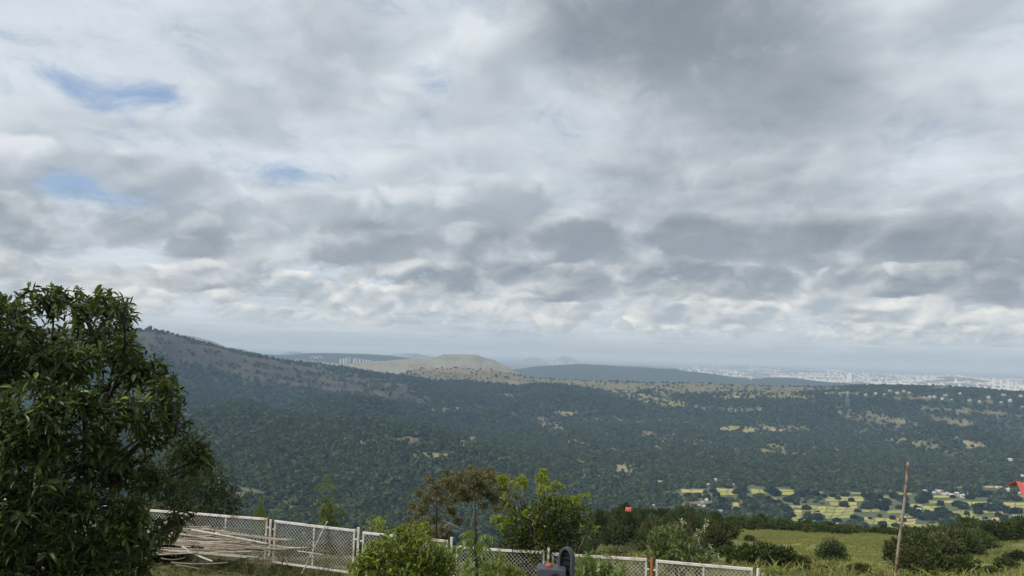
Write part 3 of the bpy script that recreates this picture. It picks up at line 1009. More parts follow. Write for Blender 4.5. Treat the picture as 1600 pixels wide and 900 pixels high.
# ---- the forest on the slopes: nobody could count it
def ico(sub):
    import bmesh
    bm = bmesh.new()
    bmesh.ops.create_icosphere(bm, subdivisions=sub, radius=1.0)
    V = np.array([v.co[:] for v in bm.verts])
    F = np.array([[v.index for v in f.verts] for f in bm.faces])
    bm.free()
    return V, F


def crown_mesh(name, seed, sub=2, leaves=70, mat=None):
    r = np.random.RandomState(seed)
    V, F = ico(sub)
    d = V.copy()
    bumps = unit(r.normal(size=(9, 3)) + [0, 0, 0.4])
    k = (np.maximum(d @ bumps.T, 0) ** 7).max(1)
    V = d * (0.62 + 0.40 * k[:, None] + r.normal(size=(len(V), 1)) * 0.07)
    V[:, 2] = V[:, 2] * r.uniform(0.75, 1.05) + 0.62
    # ragged leafy edge
    global rng
    keep, rng = rng, r
    p = unit(r.normal(size=(leaves, 3)) + [0, 0, 0.35])
    kk = (np.maximum(p @ bumps.T, 0) ** 7).max(1)
    P = p * (0.60 + 0.40 * kk[:, None])
    P[:, 2] = P[:, 2] * 0.9 + 0.62
    V2, F2 = leaf_quads(P, unit(p + r.normal(size=p.shape) * 0.6), r.uniform(0.25, 0.5, leaves), r.uniform(0.25, 0.45, leaves))
    rng = keep
    me = np_mesh(name, np.concatenate([V, V2]), [F] + [f + len(V) for f in F2])
    me.materials.append(mat)
    return me


def build_forest():
    protos = bpy.data.collections.new("forest_crowns")
    for s in range(6):
        protos.objects.link(bpy.data.objects.new("forest_crown", crown_mesh("forest_crown", 100 + s, 2, 60, M['leaf_forest'])))
    n = 260000
    r2 = rng.uniform(420.0 ** 2, 4600.0 ** 2, n)
    r = np.sqrt(r2)
    # nearer ground closer planted so that the wood stays closed
    a = rng.uniform(R(-38), R(38), n)
    x, y = r * np.sin(a), r * np.cos(a)
    z = H(x, y)
    _, td = land(x, y, z, r)
    px, py = project(np.stack([x, y, z], -1))
    for (x0, y0, w, h, *_k) in FIELD_SPOTS:
        td = np.where((px > x0 - 3) & (px < x0 + w + 3) & (py > y0 - 1) & (py < y0 + h + 7) & (r > 1000) & (r < 2300), td * 0.02, td)
    for (hx, hy) in HOUSE_SPOTS:
        td = np.where((np.abs(px - hx) < 5) & (py > hy - 1.5) & (py < hy + 5) & (r > 1000), 0.0, td)
    keep = rng.rand(n) < td ** 1.2 * np.where(r > 3700, 0.75, 1.0)
    x, y, z, r = x[keep], y[keep], z[keep], r[keep]
    sz = np.clip(rng.lognormal(1.38, 0.36, len(x)), 1.8, 9.5)
    sz *= np.where(r > 3650, 0.75, 1.0)
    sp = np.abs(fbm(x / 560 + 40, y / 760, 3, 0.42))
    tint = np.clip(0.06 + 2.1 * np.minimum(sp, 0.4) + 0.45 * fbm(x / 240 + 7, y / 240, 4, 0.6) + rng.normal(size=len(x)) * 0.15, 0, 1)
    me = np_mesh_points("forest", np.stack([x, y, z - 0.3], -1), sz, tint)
    o = bpy.data.objects.new("forest", me)
    COL.objects.link(o)
    tag(o, 'dense dark green forest covering the hillsides beyond the valley', None, None, 'stuff')
    g = bpy.data.node_groups.new("forest", 'GeometryNodeTree')
    g.interface.new_socket("Geometry", in_out='INPUT', socket_type='NodeSocketGeometry')
    g.interface.new_socket("Geometry", in_out='OUTPUT', socket_type='NodeSocketGeometry')
    gi, go = g.nodes.new('NodeGroupInput'), g.nodes.new('NodeGroupOutput')
    ip = g.nodes.new('GeometryNodeInstanceOnPoints')
    ci = g.nodes.new('GeometryNodeCollectionInfo')
    ci.inputs[0].default_value = protos
    ci.inputs['Separate Children'].default_value = True
    ci.inputs['Reset Children'].default_value = True
    ip.inputs['Pick Instance'].default_value = True

    def attr(nm, ty):
        t = g.nodes.new('GeometryNodeInputNamedAttribute')
        t.data_type = ty
        t.inputs[0].default_value = nm
        return t.outputs[0]
    g.links.new(gi.outputs[0], ip.inputs['Points'])
    g.links.new(ci.outputs[0], ip.inputs['Instance'])
    g.links.new(attr('which', 'INT'), ip.inputs['Instance Index'])
    g.links.new(attr('turn', 'FLOAT_VECTOR'), ip.inputs['Rotation'])
    g.links.new(attr('size', 'FLOAT_VECTOR'), ip.inputs['Scale'])
    g.links.new(ip.outputs[0], go.inputs[0])
    md = o.modifiers.new("forest", 'NODES')
    md.node_group = g
    return o


def np_mesh_points(name, P, sz, tint):
    me = bpy.data.meshes.new(name)
    n = len(P)
    me.vertices.add(n)
    me.vertices.foreach_set('co', P.astype(np.float32).ravel())
    a = me.attributes.new('which', 'INT', 'POINT')
    a.data.foreach_set('value', rng.randint(0, 6, n).astype(np.int32))
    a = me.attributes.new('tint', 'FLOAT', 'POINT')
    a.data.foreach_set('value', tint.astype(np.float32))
    a = me.attributes.new('turn', 'FLOAT_VECTOR', 'POINT')
    t = np.zeros((n, 3), np.float32)
    t[:, 2] = rng.uniform(0, 6.28, n)
    a.data.foreach_set('vector', t.ravel())
    a = me.attributes.new('size', 'FLOAT_VECTOR', 'POINT')
    s = np.repeat(sz[:, None], 3, 1) * rng.uniform(0.85, 1.15, (n, 3))
    a.data.foreach_set('vector', s.astype(np.float32).ravel())
    return me


build_forest()


# ------------------------------------------------------------------ fields in the valley
def mat_field():
    m, nt, p = new_mat("field")
    oi = nt.nodes.new('ShaderNodeObjectInfo')
    r = X(nt, oi.outputs['Random'])
    n = xnoise(nt, coord(nt), 0.12, 5.0, 0.65)
    c = xmix(nt, r, (0.34, 0.32, 0.085), (0.19, 0.21, 0.065))
    c = xmix(nt, r.ss(0.80, 0.82), c, (0.36, 0.29, 0.13))
    c = xscale(nt, c, (n - 0.5) * 0.9 + 1.0)
    nt.links.new(c, p.inputs['Base Color'])
    p.inputs['Roughness'].default_value = 0.95
    return m


M['field'] = mat_field()
M['bund'] = mat_plain("bund", (0.055, 0.065, 0.03), 0.95, (0.03, 0.04, 0.02), 0.2, 0.5)


def build_fields():
    r = np.random.RandomState(3)
    n = 0
    for (x0, y0, w, h, nx, ny, lean) in FIELD_SPOTS:
        gx = np.linspace(0, 1, nx + 1)[None, :] + r.normal(size=(ny + 1, nx + 1)) * 0.10 / nx
        gy = np.linspace(0, 1, ny + 1)[:, None] + r.normal(size=(ny + 1, nx + 1)) * 0.10 / ny
        PX, PY = x0 + gx * w + gy * h * lean * 3, y0 + gy * h + np.sin(gx * 3) * h * 0.08
        for i in range(ny):
            for j in range(nx):
                c = np.array([(PX[a, b], PY[a, b]) for a, b in ((i, j), (i, j + 1), (i + 1, j + 1), (i + 1, j))])
                m = c.mean(0)
                dx = np.abs(c - m)
                ins = np.array((1 - 0.9 / max(dx[:, 0].max(), 1), 1 - 0.34 / max(dx[:, 1].max(), 0.5)))
                c = m + (c - m) * np.clip(ins, 0.5, 1)
                V = []
                K = 5
                for v in np.linspace(0, 1, K):
                    for u in np.linspace(0, 1, K):
                        q = (c[0] * (1 - u) + c[1] * u) * (1 - v) + (c[3] * (1 - u) + c[2] * u) * v
                        q = q + r.normal(size=2) * (0.25, 0.08)
                        p = hit(q[0], q[1], 1000)
                        V.append((p[0], p[1], p[2] + 0.7))
                F = [(a * K + b, a * K + b + 1, (a + 1) * K + b + 1, (a + 1) * K + b) for a in range(K - 1) for b in range(K - 1)]
                V = np.array(V)
                cen = V.mean(0)
                o = link_mesh("field", np_mesh("field", V - cen, [F]), M['field'])
                o.location = cen
                o['kind'] = 'structure'
                n += 1
    return n


build_fields()


# ------------------------------------------------------------------ trees and hedges one can tell apart in the valley
def build_valley_trees():
    crowns = [crown_mesh("valley_crown", 300 + s, 2, 260, M['leaf_valley']) for s in range(6)]
    spots = [(1319, 792, 9), (1260, 797, 7), (1257, 786, 4), (1273, 786, 4), (1264, 812, 10), (1279, 812, 10), (1251, 815, 5), (1309, 816, 7), (1335, 811, 7), (1345, 814, 6),
             (1302, 777, 5), (1310, 781, 5), (1355, 795, 10), (1370, 793, 10), (1362, 782, 9), (1380, 797, 9), (1398, 778, 8), (1410, 783, 8), (1420, 802, 9), (1432, 808, 10), (1445, 812, 11),
             (1458, 814, 11), (1472, 806, 12), (1481, 810, 10), (1493, 812, 10), (1449, 802, 5), (1440, 786, 10), (1446, 780, 9), (1497, 791, 9), (1505, 795, 9), (1530, 797, 9), (1540, 797, 10),
             (1552, 799, 10), (1562, 798, 9), (1575, 802, 8), (1590, 802, 8), (1517, 815, 5), (1530, 803, 7), (1560, 808, 6), (1548, 786, 5), (1525, 776, 9), (1535, 775, 8), (1545, 776, 7),
             (1515, 780, 6), (1488, 778, 5), (1470, 790, 6), (1590, 783, 7), (1575, 778, 7), (1600, 770, 8), (1230, 800, 9), (1220, 795, 9), (1210, 790, 9), (1238, 808, 7), (1228, 812, 8),
             (1200, 785, 10), (1188, 790, 9), (1172, 786, 9), (1160, 780, 10), (1205, 770, 11), (1212, 774, 9), (1160, 769, 10), (1152, 772, 8), (1115, 770, 6), (1120, 778, 9), (1105, 781, 8),
             (1090, 777, 8), (1075, 778, 7), (1130, 786, 8), (1110, 793, 6), (1135, 797, 8), (1150, 799, 8), (1165, 795, 8), (1180, 800, 9), (1195, 802, 8), (1060, 784, 8), (1045, 778, 8), (1030, 772, 8),
             (1340, 800, 5), (1330, 784, 5), (1350, 777, 7), (1372, 779, 6), (1384, 788, 8), (1405, 795, 6), (1415, 790, 6), (1430, 795, 5), (1320, 776, 5), (1288, 777, 6), (1275, 775, 7), (1262, 772, 8),
             (1250, 776, 8), (1240, 780, 8), (1232, 784, 8), (1244, 789, 6), (1510, 805, 5), (1540, 812, 4), (1483, 820, 8), (1500, 822, 7), (1525, 820, 7), (1545, 820, 7), (1570, 815, 8), (1590, 818, 9),
             (1475, 822, 8), (1410, 815, 6), (1395, 812, 5), (1360, 812, 4), (1375, 808, 4), (1330, 820, 7), (1300, 822, 7), (1280, 822, 8), (1255, 822, 8), (1400, 824, 7), (1380, 822, 7), (1350, 823, 7)]
    r = np.random.RandomState(8)
    for i, (px, py, w) in enumerate(spots):
        p = hit(px + r.normal() * 0.6, py, 1000)
        s = w * 0.62 * math.hypot(p[0], p[1]) / FPX * 1.25
        o = link_mesh("valley_tree", crowns[i % 6])
        o.location = (p[0], p[1], p[2] - 0.2 * s)
        o.scale = (s * r.uniform(0.9, 1.25), s * r.uniform(0.9, 1.25), s * r.uniform(0.75, 1.0))
        o.rotation_euler = (0, 0, r.uniform(0, 6.28))
        big = w >= 8
        tag(o, ('broad dark green tree standing among the yellow green valley fields' if big else 'small dark round tree standing among the yellow green valley fields'), 'tree',
            'large trees between the valley fields' if big else 'small trees between the valley fields')


build_valley_trees()


# ------------------------------------------------------------------ houses
M['white_wall'] = mat_plain("white_wall", (0.62, 0.60, 0.57), 0.8, (0.55, 0.53, 0.50), 0.3, 0.5)
M['cream_wall'] = mat_plain("cream_wall", (0.48, 0.44, 0.37), 0.8, (0.46, 0.42, 0.35), 0.3, 0.5)
M['tin_roof'] = mat_plain("tin_roof", (0.50, 0.52, 0.55), 0.5, (0.42, 0.42, 0.42), 0.3, 0.5)
M['brown_roof'] = mat_plain("brown_roof", (0.22, 0.13, 0.10), 0.8, (0.14, 0.09, 0.07), 0.3, 0.5)
M['slate_roof'] = mat_plain("slate_roof", (0.33, 0.34, 0.38), 0.7, (0.24, 0.25, 0.28), 0.3, 0.5)
M['dark_window'] = mat_plain("dark_window", (0.05, 0.06, 0.07), 0.3, (0.03, 0.035, 0.04), 1.0, 0.5)


def box_vf(cx, cy, cz, sx, sy, sz):
    """box by centre of its base and full sizes"""
    x0, x1, y0, y1, z0, z1 = cx - sx / 2, cx + sx / 2, cy - sy / 2, cy + sy / 2, cz, cz + sz
    V = [(x0, y0, z0), (x1, y0, z0), (x1, y1, z0), (x0, y1, z0), (x0, y0, z1), (x1, y0, z1), (x1, y1, z1), (x0, y1, z1)]
    F = [(0, 3, 2, 1), (4, 5, 6, 7), (0, 1, 5, 4), (1, 2, 6, 5), (2, 3, 7, 6), (3, 0, 4, 7)]
    return V, F


class MB:
    def __init__(self):
        self.V, self.F = [], {}

    def add(self, V, F):
        o = len(self.V)
        self.V += [tuple(map(float, v)) for v in V]
        for f in F:
            self.F.setdefault(len(f), []).append([i + o for i in f])
        return self

    def box(self, *a):
        return self.add(*box_vf(*a))

    def bar(self, a, b, w, h=None, up=(0, 0, 1)):
        """square bar from a to b"""
        a, b = np.asarray(a, float), np.asarray(b, float)
        h = h or w
        t = unit(b - a)
        s = np.cross(t, up)
        if np.linalg.norm(s) < 1e-4:
            s = np.cross(t, (0, 1.0, 0))
        s = unit(s)
        u = np.cross(s, t)
        V = [p + s * (i * w / 2) + u * (j * h / 2) for p in (a, b) for (i, j) in ((-1, -1), (1, -1), (1, 1), (-1, 1))]
        F = [(0, 1, 2, 3)[::-1], (4, 5, 6, 7), (0, 1, 5, 4), (1, 2, 6, 5), (2, 3, 7, 6), (3, 0, 4, 7)]
        return self.add(V, [tuple(reversed(f)) for f in F])

    def tube(self, pts, rad, sides=6):
        V, F = tubes([(pts, rad)], sides)
        o = len(self.V)
        self.V += [tuple(v) for v in V]
        for f in F:
            self.F.setdefault(f.shape[1], []).extend((f + o).tolist())
        return self

    def build(self, name, mat, parent=None, smooth=False, off=(0, 0, 0)):
        V = np.array(self.V) - np.asarray(off)
        return link_mesh(name, np_mesh(name, V, [np.array(f) for f in self.F.values()], smooth=smooth), mat, parent)


def gable(w, d, h, rise, over=0.4, t=0.25):
    """roof prism with eaves, ridge along x"""
    x0, x1, y = -w / 2 - over, w / 2 + over, d / 2 + over
    V = [(x0, -y, h), (x1, -y, h), (x1, 0, h + rise), (x0, 0, h + rise), (x0, y, h), (x1, y, h),
         (x0, -y, h + t), (x1, -y, h + t), (x1, 0, h + rise + t), (x0, 0, h + rise + t), (x0, y, h + t), (x1, y, h + t)]
    F = [(0, 3, 2, 1), (3, 4, 5, 2), (6, 7, 8, 9), (9, 8, 11, 10), (0, 1, 7, 6), (4, 10, 11, 5), (0, 6, 9, 3), (3, 9, 10, 4), (1, 2, 8, 7), (2, 5, 11, 8)]
    return V, F


def house(w, d, h, rise, wall, roof, label, group, name="house"):
    o = empty(name, (0, 0, 0), label, 'house', group)
    b = MB().box(0, 0, -3, w, d, h + 3)
    if rise:
        b.add([(-w / 2, -d / 2, h), (w / 2, -d / 2, h), (w / 2, d / 2, h), (-w / 2, d / 2, h), (-w / 2, 0, h + rise), (w / 2, 0, h + rise)], [(0, 4, 3), (1, 2, 5)])
    b.build("wall", wall, o)
    if rise:
        MB().add(*gable(w, d, h, rise)).build("roof", roof, o)
    else:
        MB().box(0, 0, h + 0.003, w + 0.8, d + 0.8, 0.35).box(w * 0.22, 0, h + 0.36, w * 0.3, d * 0.4, 2.2).build("roof", roof, o)
    for k in (-1, 1):
        MB().box(k * w * 0.25, -d / 2 - 0.02, 1.0, w * 0.2, 0.08, 1.3).build("window", M['dark_window'], o)
    return o


def build_houses():
    r = np.random.RandomState(21)
    protos = {}
    kinds = {
        'flat': (9, 8, 6.0, 0, M['white_wall'], M['white_wall']), 'tin': (11, 7, 3.2, 1.6, M['white_wall'], M['tin_roof']), 'cream': (12, 8, 5.0, 0, M['cream_wall'], M['cream_wall']),
        'slate': (10, 7, 3.2, 1.8, M['cream_wall'], M['slate_roof']), 'brown': (10, 7, 3.2, 2.0, M['white_wall'], M['brown_roof'])}
    look = {'flat': 'white flat roofed house', 'tin': 'white house with pale tin roof', 'cream': 'cream two storey flat roofed house', 'slate': 'low house with grey gable roof', 'brown': 'low white house with brown roof'}

    def put(kind, where, group, px, py, s, rmin):
        key = (kind, where)
        lab = look[kind] + ' ' + where
        if key not in protos:
            w, d, h, rise, wa, ro = kinds[kind]
            protos[key] = o = house(w, d, h, rise, wa, ro, lab, group)
        else:
            o = copy_tree(protos[key])
        p = hit(px, py, rmin)
        o.location = (p[0], p[1], p[2])
        k = s * math.hypot(p[0], p[1]) / FPX / 10.0
        o.scale = (k, k, k)
        o.rotation_euler = (0, 0, r.uniform(-0.7, 0.7) - math.atan2(p[0], p[1]))
    for i, (x, y) in enumerate(HOUSES['village']):
        put(('tin', 'slate', 'flat', 'brown', 'tin')[i % 5], 'in the crowded village above the fields', 'houses of the village', x, y + 1.5, r.uniform(4, 6), 1000)
    for i, (x, y) in enumerate(HOUSES['left']):
        put(('tin', 'flat', 'slate', 'tin')[i % 4], 'in the trees at the near end of the valley', 'houses at the near end of the valley', x, y, r.uniform(3.2, 5), 1000)
    for i, (x, y) in enumerate(HOUSES['right']):
        put(('tin', 'tin', 'flat')[i % 3], 'scattered on the far side of the fields', 'houses beyond the fields', x, y, r.uniform(3.5, 5.2), 1000)
    for i, (x, y) in enumerate(HOUSES['ridge']):
        put(('flat', 'cream', 'slate', 'cream')[i % 4], 'on the wooded ridge before the city', 'houses on the wooded ridge', x, y, r.uniform(2.4, 4.4), 3000)


build_houses()


# ------------------------------------------------------------------ the city on the plain
def city_block(kind, seed):
    """tower, slab or low block with window bands and things on the roof; size 1 x 1 x 1 before scaling"""
    r = np.random.RandomState(seed)
    b, w = MB(), MB()
    if kind == 'tower':
        b.box(0, 0, -0.3, 1, 1, 1.3).box(0.1, 0.1, 1.0, 0.4, 0.4, 0.09).box(-0.56, 0, -0.3, 0.14, 0.4, 1.24).box(0.56, 0, -0.3, 0.14, 0.4, 1.24)
        fl = 14
    elif kind == 'slab':
        b.box(0, 0, -0.3, 1, 0.45, 1.3).box(-0.3, 0, 1.0, 0.14, 0.3, 0.14).box(0.3, 0, 1.0, 0.14, 0.3, 0.14)
        fl = 8
    else:
        b.box(0, 0, -0.3, 1, 0.8, 1.3).box(0.25, 0.1, 1.0, 0.25, 0.3, 0.35)
        fl = 4
    d = {'tower': 1.0, 'slab': 0.45, 'low': 0.8}[kind]
    for f in range(fl):
        z = (f + 0.45) / fl
        for k in range(4):
            w.box(-0.36 + k * 0.24, -d / 2 - 0.004, z, 0.10, 0.02, 0.30 / fl)
    V, F = b.V + w.V, {}
    f4 = b.F[4] + [[i + len(b.V) for i in f] for f in w.F[4]]
    me = np_mesh("city_building", V, [np.array(f4)], [0] * len(b.F[4]) + [1] * len(w.F[4]))
    return me


def build_city():
    r = np.random.RandomState(77)
    walls = [mat_plain("city_white", (0.72, 0.72, 0.72), 0.8, (0.58, 0.58, 0.58), 0.02, 0.5), mat_plain("city_cream", (0.66, 0.60, 0.50), 0.8, (0.5, 0.46, 0.4), 0.02, 0.5),
             mat_plain("city_grey", (0.45, 0.46, 0.48), 0.8, (0.34, 0.35, 0.37), 0.02, 0.5)]
    me = {}
    for k in ('tower', 'slab', 'low'):
        for i, w in enumerate(walls):
            m = city_block(k, 5)
            m.materials.append(w)
            m.materials.append(M['dark_window'])
            me[k, i] = m
    tone = ('white', 'cream', 'grey')
    shape = {'tower': 'apartment tower', 'slab': 'slab block', 'low': 'low building'}

    def put(p, k, i, w, h, where, group, rz):
        o = link_mesh("city_building", me[k, i])
        o.location = p
        o.scale = (w, w, h)
        o.rotation_euler = (0, 0, rz)
        tag(o, '%s %s %s' % (tone[i], shape[k], where), 'building', group)
    # named groups first: x, y of the foot, pixel width and height, how many
    def cluster(pts, r0, where, group, k='tower', tones=(0,)):
        for (x, y, w, h) in pts:
            d = r0 + r.uniform(-150, 150)
            p = at(x, y, d)
            p[2] = H(p[0], p[1])
            top = at(x, y - h * 0.75, d)[2]
            put(p, k, tones[r.randint(len(tones))], w * 0.8 * d / FPX, max(top - p[2], 8.0), where, group, -math.atan2(p[0], p[1]) + r.uniform(-0.3, 0.3))
    cluster([(485 + 2.6 * i + r.normal() * 0.3, 562, 1.9, 6 + r.uniform(-1, 1.0)) for i in range(8)], 8100, 'in the tight group before the far left ridge', 'towers before the far left ridge')
    cluster([(532, 564, 2.2, 4), (537, 564, 2.4, 5), (541, 564, 2.4, 6), (546, 564, 2.2, 6), (553, 565, 2.4, 6), (557, 565, 2.2, 7), (562, 565, 2.4, 6), (567, 566, 2.2, 5), (572, 566, 2.4, 5), (576, 566, 2.2, 4), (580, 566, 2.6, 3), (590, 566, 3, 2)], 7600,
            'in the row behind the left hill shoulder', 'towers behind the left hill shoulder')
    cluster([(462 + 4.2 * i, 565.5 + 0.35 * i + r.normal() * 0.6, 3.4, 3.0 + r.uniform(-1, 1)) for i in range(16)], 7100, 'just over the left hill shoulder', 'low blocks over the left hill shoulder', 'slab', (0, 0, 1))
    cluster([(860 + 3.1 * i, 569.5, 3.0, 2.5 + r.uniform(-0.6, 1.2)) for i in range(8)] + [(890, 570, 3.2, 5), (894, 570, 3.2, 5.5), (898, 570, 3.0, 5)], 9000, 'on the crest of the middle blue ridge', 'blocks on the middle blue ridge', 'slab', (0, 1))
    cluster([(1361, 605, 2.6, 8), (1364.5, 605, 2.8, 8.5), (1368, 605, 2.8, 8), (1372, 605, 2.8, 8.5), (1375.5, 605, 2.4, 7)], 5200, 'in the bright row behind the wooded ridge', 'bright towers behind the wooded ridge')
    cluster([(1553, 598, 3.2, 7), (1576, 600, 4, 8), (1564, 598, 2.5, 5), (1328, 588, 7, 5), (1120, 586, 2, 5)], 9800, 'standing above the roofs of the far city', 'landmark towers of the far city')
    cluster([(1163 + 5.2 * i + r.normal() * 1, 593.5 + 0.05 * i, 4.6, 1.6) for i in range(10)], 7900, 'strung along the dark blue ridge', 'low blocks along the dark blue ridge', 'low', (0, 2))
    # the rest of the built-up plain: the nearest stand alone, beyond them one mass
    spots = []
    while len(spots) < 3400:
        x = r.uniform(1040, 1680)
        d = math.exp(r.uniform(math.log(8600), math.log(24000)))
        dirn = ray(x, 580)
        n = fbm(np.array([dirn[0] * d / 900.0]), np.array([dirn[1] * d / 900.0]), 3)[0]
        lim = sstep(np.array([x]), 1030, 1180)[0]
        if n > 0.10 + 0.28 * (1 - lim) and r.rand() < 0.25 + lim:
            spots.append((d, dirn[0] * d, dirn[1] * d, n))
    spots.sort()
    # a little town on the left plain too
    V, F, off = [], [], 0
    MI = []
    single = 0
    for q, (d, x, y, n) in enumerate(spots):
        t = r.rand()
        k = 'tower' if t < 0.10 else ('slab' if t < 0.45 else 'low')
        w, h = {'tower': (r.uniform(15, 26), r.uniform(25, 52)), 'slab': (r.uniform(22, 55), r.uniform(10, 24)), 'low': (r.uniform(14, 42), r.uniform(5, 12))}[k]
        i = r.choice(3, p=(0.66, 0.22, 0.12))
        z = float(H(x, y))
        rz = r.uniform(-0.5, 0.5) - math.atan2(x, y)
        if single < 200 and (k != 'low' or q < 60):
            single += 1
            put((x, y, z), k, i, w, h, 'on the near edge of the far city', 'buildings on the near edge of the city', rz)
        else:
            dd = {'tower': 1.0, 'slab': 0.45, 'low': 0.8}[k]
            bv, bf = box_vf(0, 0, -5, w, w * dd, h + 5)
            bv = np.array(bv)
            c, s = math.cos(rz), math.sin(rz)
            bv = np.stack([bv[:, 0] * c - bv[:, 1] * s + x, bv[:, 0] * s + bv[:, 1] * c + y, bv[:, 2] + z], 1)
            V.append(bv)
            F.append(np.array(bf) + off)
            MI += [i] * 6
            off += 8
    m = np_mesh("city", np.concatenate(V), [np.concatenate(F)], MI)
    for w in walls:
        m.materials.append(w)
    o = link_mesh("city", m)
    tag(o, 'far white city spread across the hazy plain', None, None, 'stuff')


build_city()


# ------------------------------------------------------------------ power pylon on the ridge
def build_pylon():
    p = hit(1324, 636, 2500)
    o = empty("pylon", p, 'thin grey lattice power pylon on the wooded ridge', 'pylon')
    h = 22 * math.hypot(p[0], p[1]) / FPX
    b = MB()
    w = h * 0.11
    for sx in (-1, 1):
        for sy in (-1, 1):
            b.bar((sx * w, sy * w, -2), (sx * w * 0.16, sy * w * 0.16, h), 0.3)
    for k in range(8):
        z0, z1 = h * k / 8, h * (k + 1) / 8
        f0, f1 = w * (1 - 0.84 * k / 8), w * (1 - 0.84 * (k + 1) / 8)
        for s in (-1, 1):
            b.bar((-f0, s * f0, z0), (f1, s * f1, z1), 0.18)
            b.bar((s * f0, f0, z0), (s * f1, -f1, z1), 0.18)
    b.build("mast", M['tin_roof'], o)
    for z in (0.72, 0.84, 0.96):
        a = MB().bar((-h * 0.14, 0, h * z), (h * 0.14, 0, h * z), 0.3).bar((-h * 0.14, 0, h * z), (0, 0, h * (z + 0.05)), 0.35).bar((h * 0.14, 0, h * z), (0, 0, h * (z + 0.05)), 0.35)
        a.build("cross_arm", M['tin_roof'], o)


build_pylon()


# a few trees stand against the sky on the crest of the left hill
def build_crest_trees():
    r = np.random.RandomState(4)
    for (x, y, w, h, lab) in ((219, 517, 5, 5, 'lone tree on the crest of the left hill, beside the taller tree'), (234, 516, 6, 7, 'tallest lone tree on the crest of the left hill'),
                              (252, 520, 7, 3, 'low bushy tree on the crest of the left hill'), (262, 521, 6, 3.5, 'low bushy tree at the right end of the left hill crest')):
        p = at(x, y + 1, 3430)
        p[2] = H(p[0], p[1])
        k = 3430 / FPX
        o = empty("crest_tree", p, lab, 'tree', 'trees on the left hill crest')
        MB().tube([(0, 0, -2), (0, 0, h * k * 0.6)], [0.5, 0.3], 5).build("trunk", M['bark_dark'], o)
        c = link_mesh("crown", crown_mesh("crown", 500 + int(x), 2, 120, M['leaf_valley']), None, o)
        c.location = (0, 0, h * k * 0.25)
        c.scale = (w * k * 0.5, w * k * 0.5, h * k * 0.5)


build_crest_trees()


# ------------------------------------------------------------------ bushes and trees on the near slope
def bush_mesh(name, seed, n=1500, leaf=0.16, mat=None, ragged=1.0):
    """a dome of leafy clumps about 1 m in radius standing on z = 0"""
    global rng
    keep, rng = rng, np.random.RandomState(seed)
    cl = []
    for k in range(11):
        a, t = rng.uniform(0, 6.28), math.sqrt(rng.rand())
        c = np.array((math.cos(a) * t * 0.62, math.sin(a) * t * 0.62, 0.25 + 0.75 * rng.rand() * (1.15 - 0.6 * t)))
        cl.append((c, np.array((0.36, 0.36, 0.30)) * rng.uniform(0.75, 1.25)))
    P, d, _ = in_clumps(cl, n, 0.55)
    P += rng.normal(size=P.shape) * 0.03 * ragged
    P[:, 2] = np.maximum(P[:, 2], 0.02)
    V, F = leaf_quads(P, unit(d + rng.normal(size=d.shape) * 0.6), leaf * rng.uniform(0.6, 1.3, n), leaf * 0.55 * rng.uniform(0.7, 1.3, n))
    paths = [(curve_pts((rng.normal() * 0.05, rng.normal() * 0.05, -0.3), c * 0.95, 0.05, 5, 0.04), np.linspace(0.03, 0.008, 5)) for c, _r in cl]
    V2, F2 = tubes(paths, 4)
    rng = keep
    nq = sum(len(f) for f in F)
    me = np_mesh(name, np.concatenate([V, V2]), F + [f + len(V) for f in F2], None)
    mi = np.zeros(len(me.polygons), np.int32)
    mi[nq:] = 1
    me.polygons.foreach_set('material_index', mi)
    me.materials.append(mat)
    me.materials.append(M['bark_dark'])
    return me


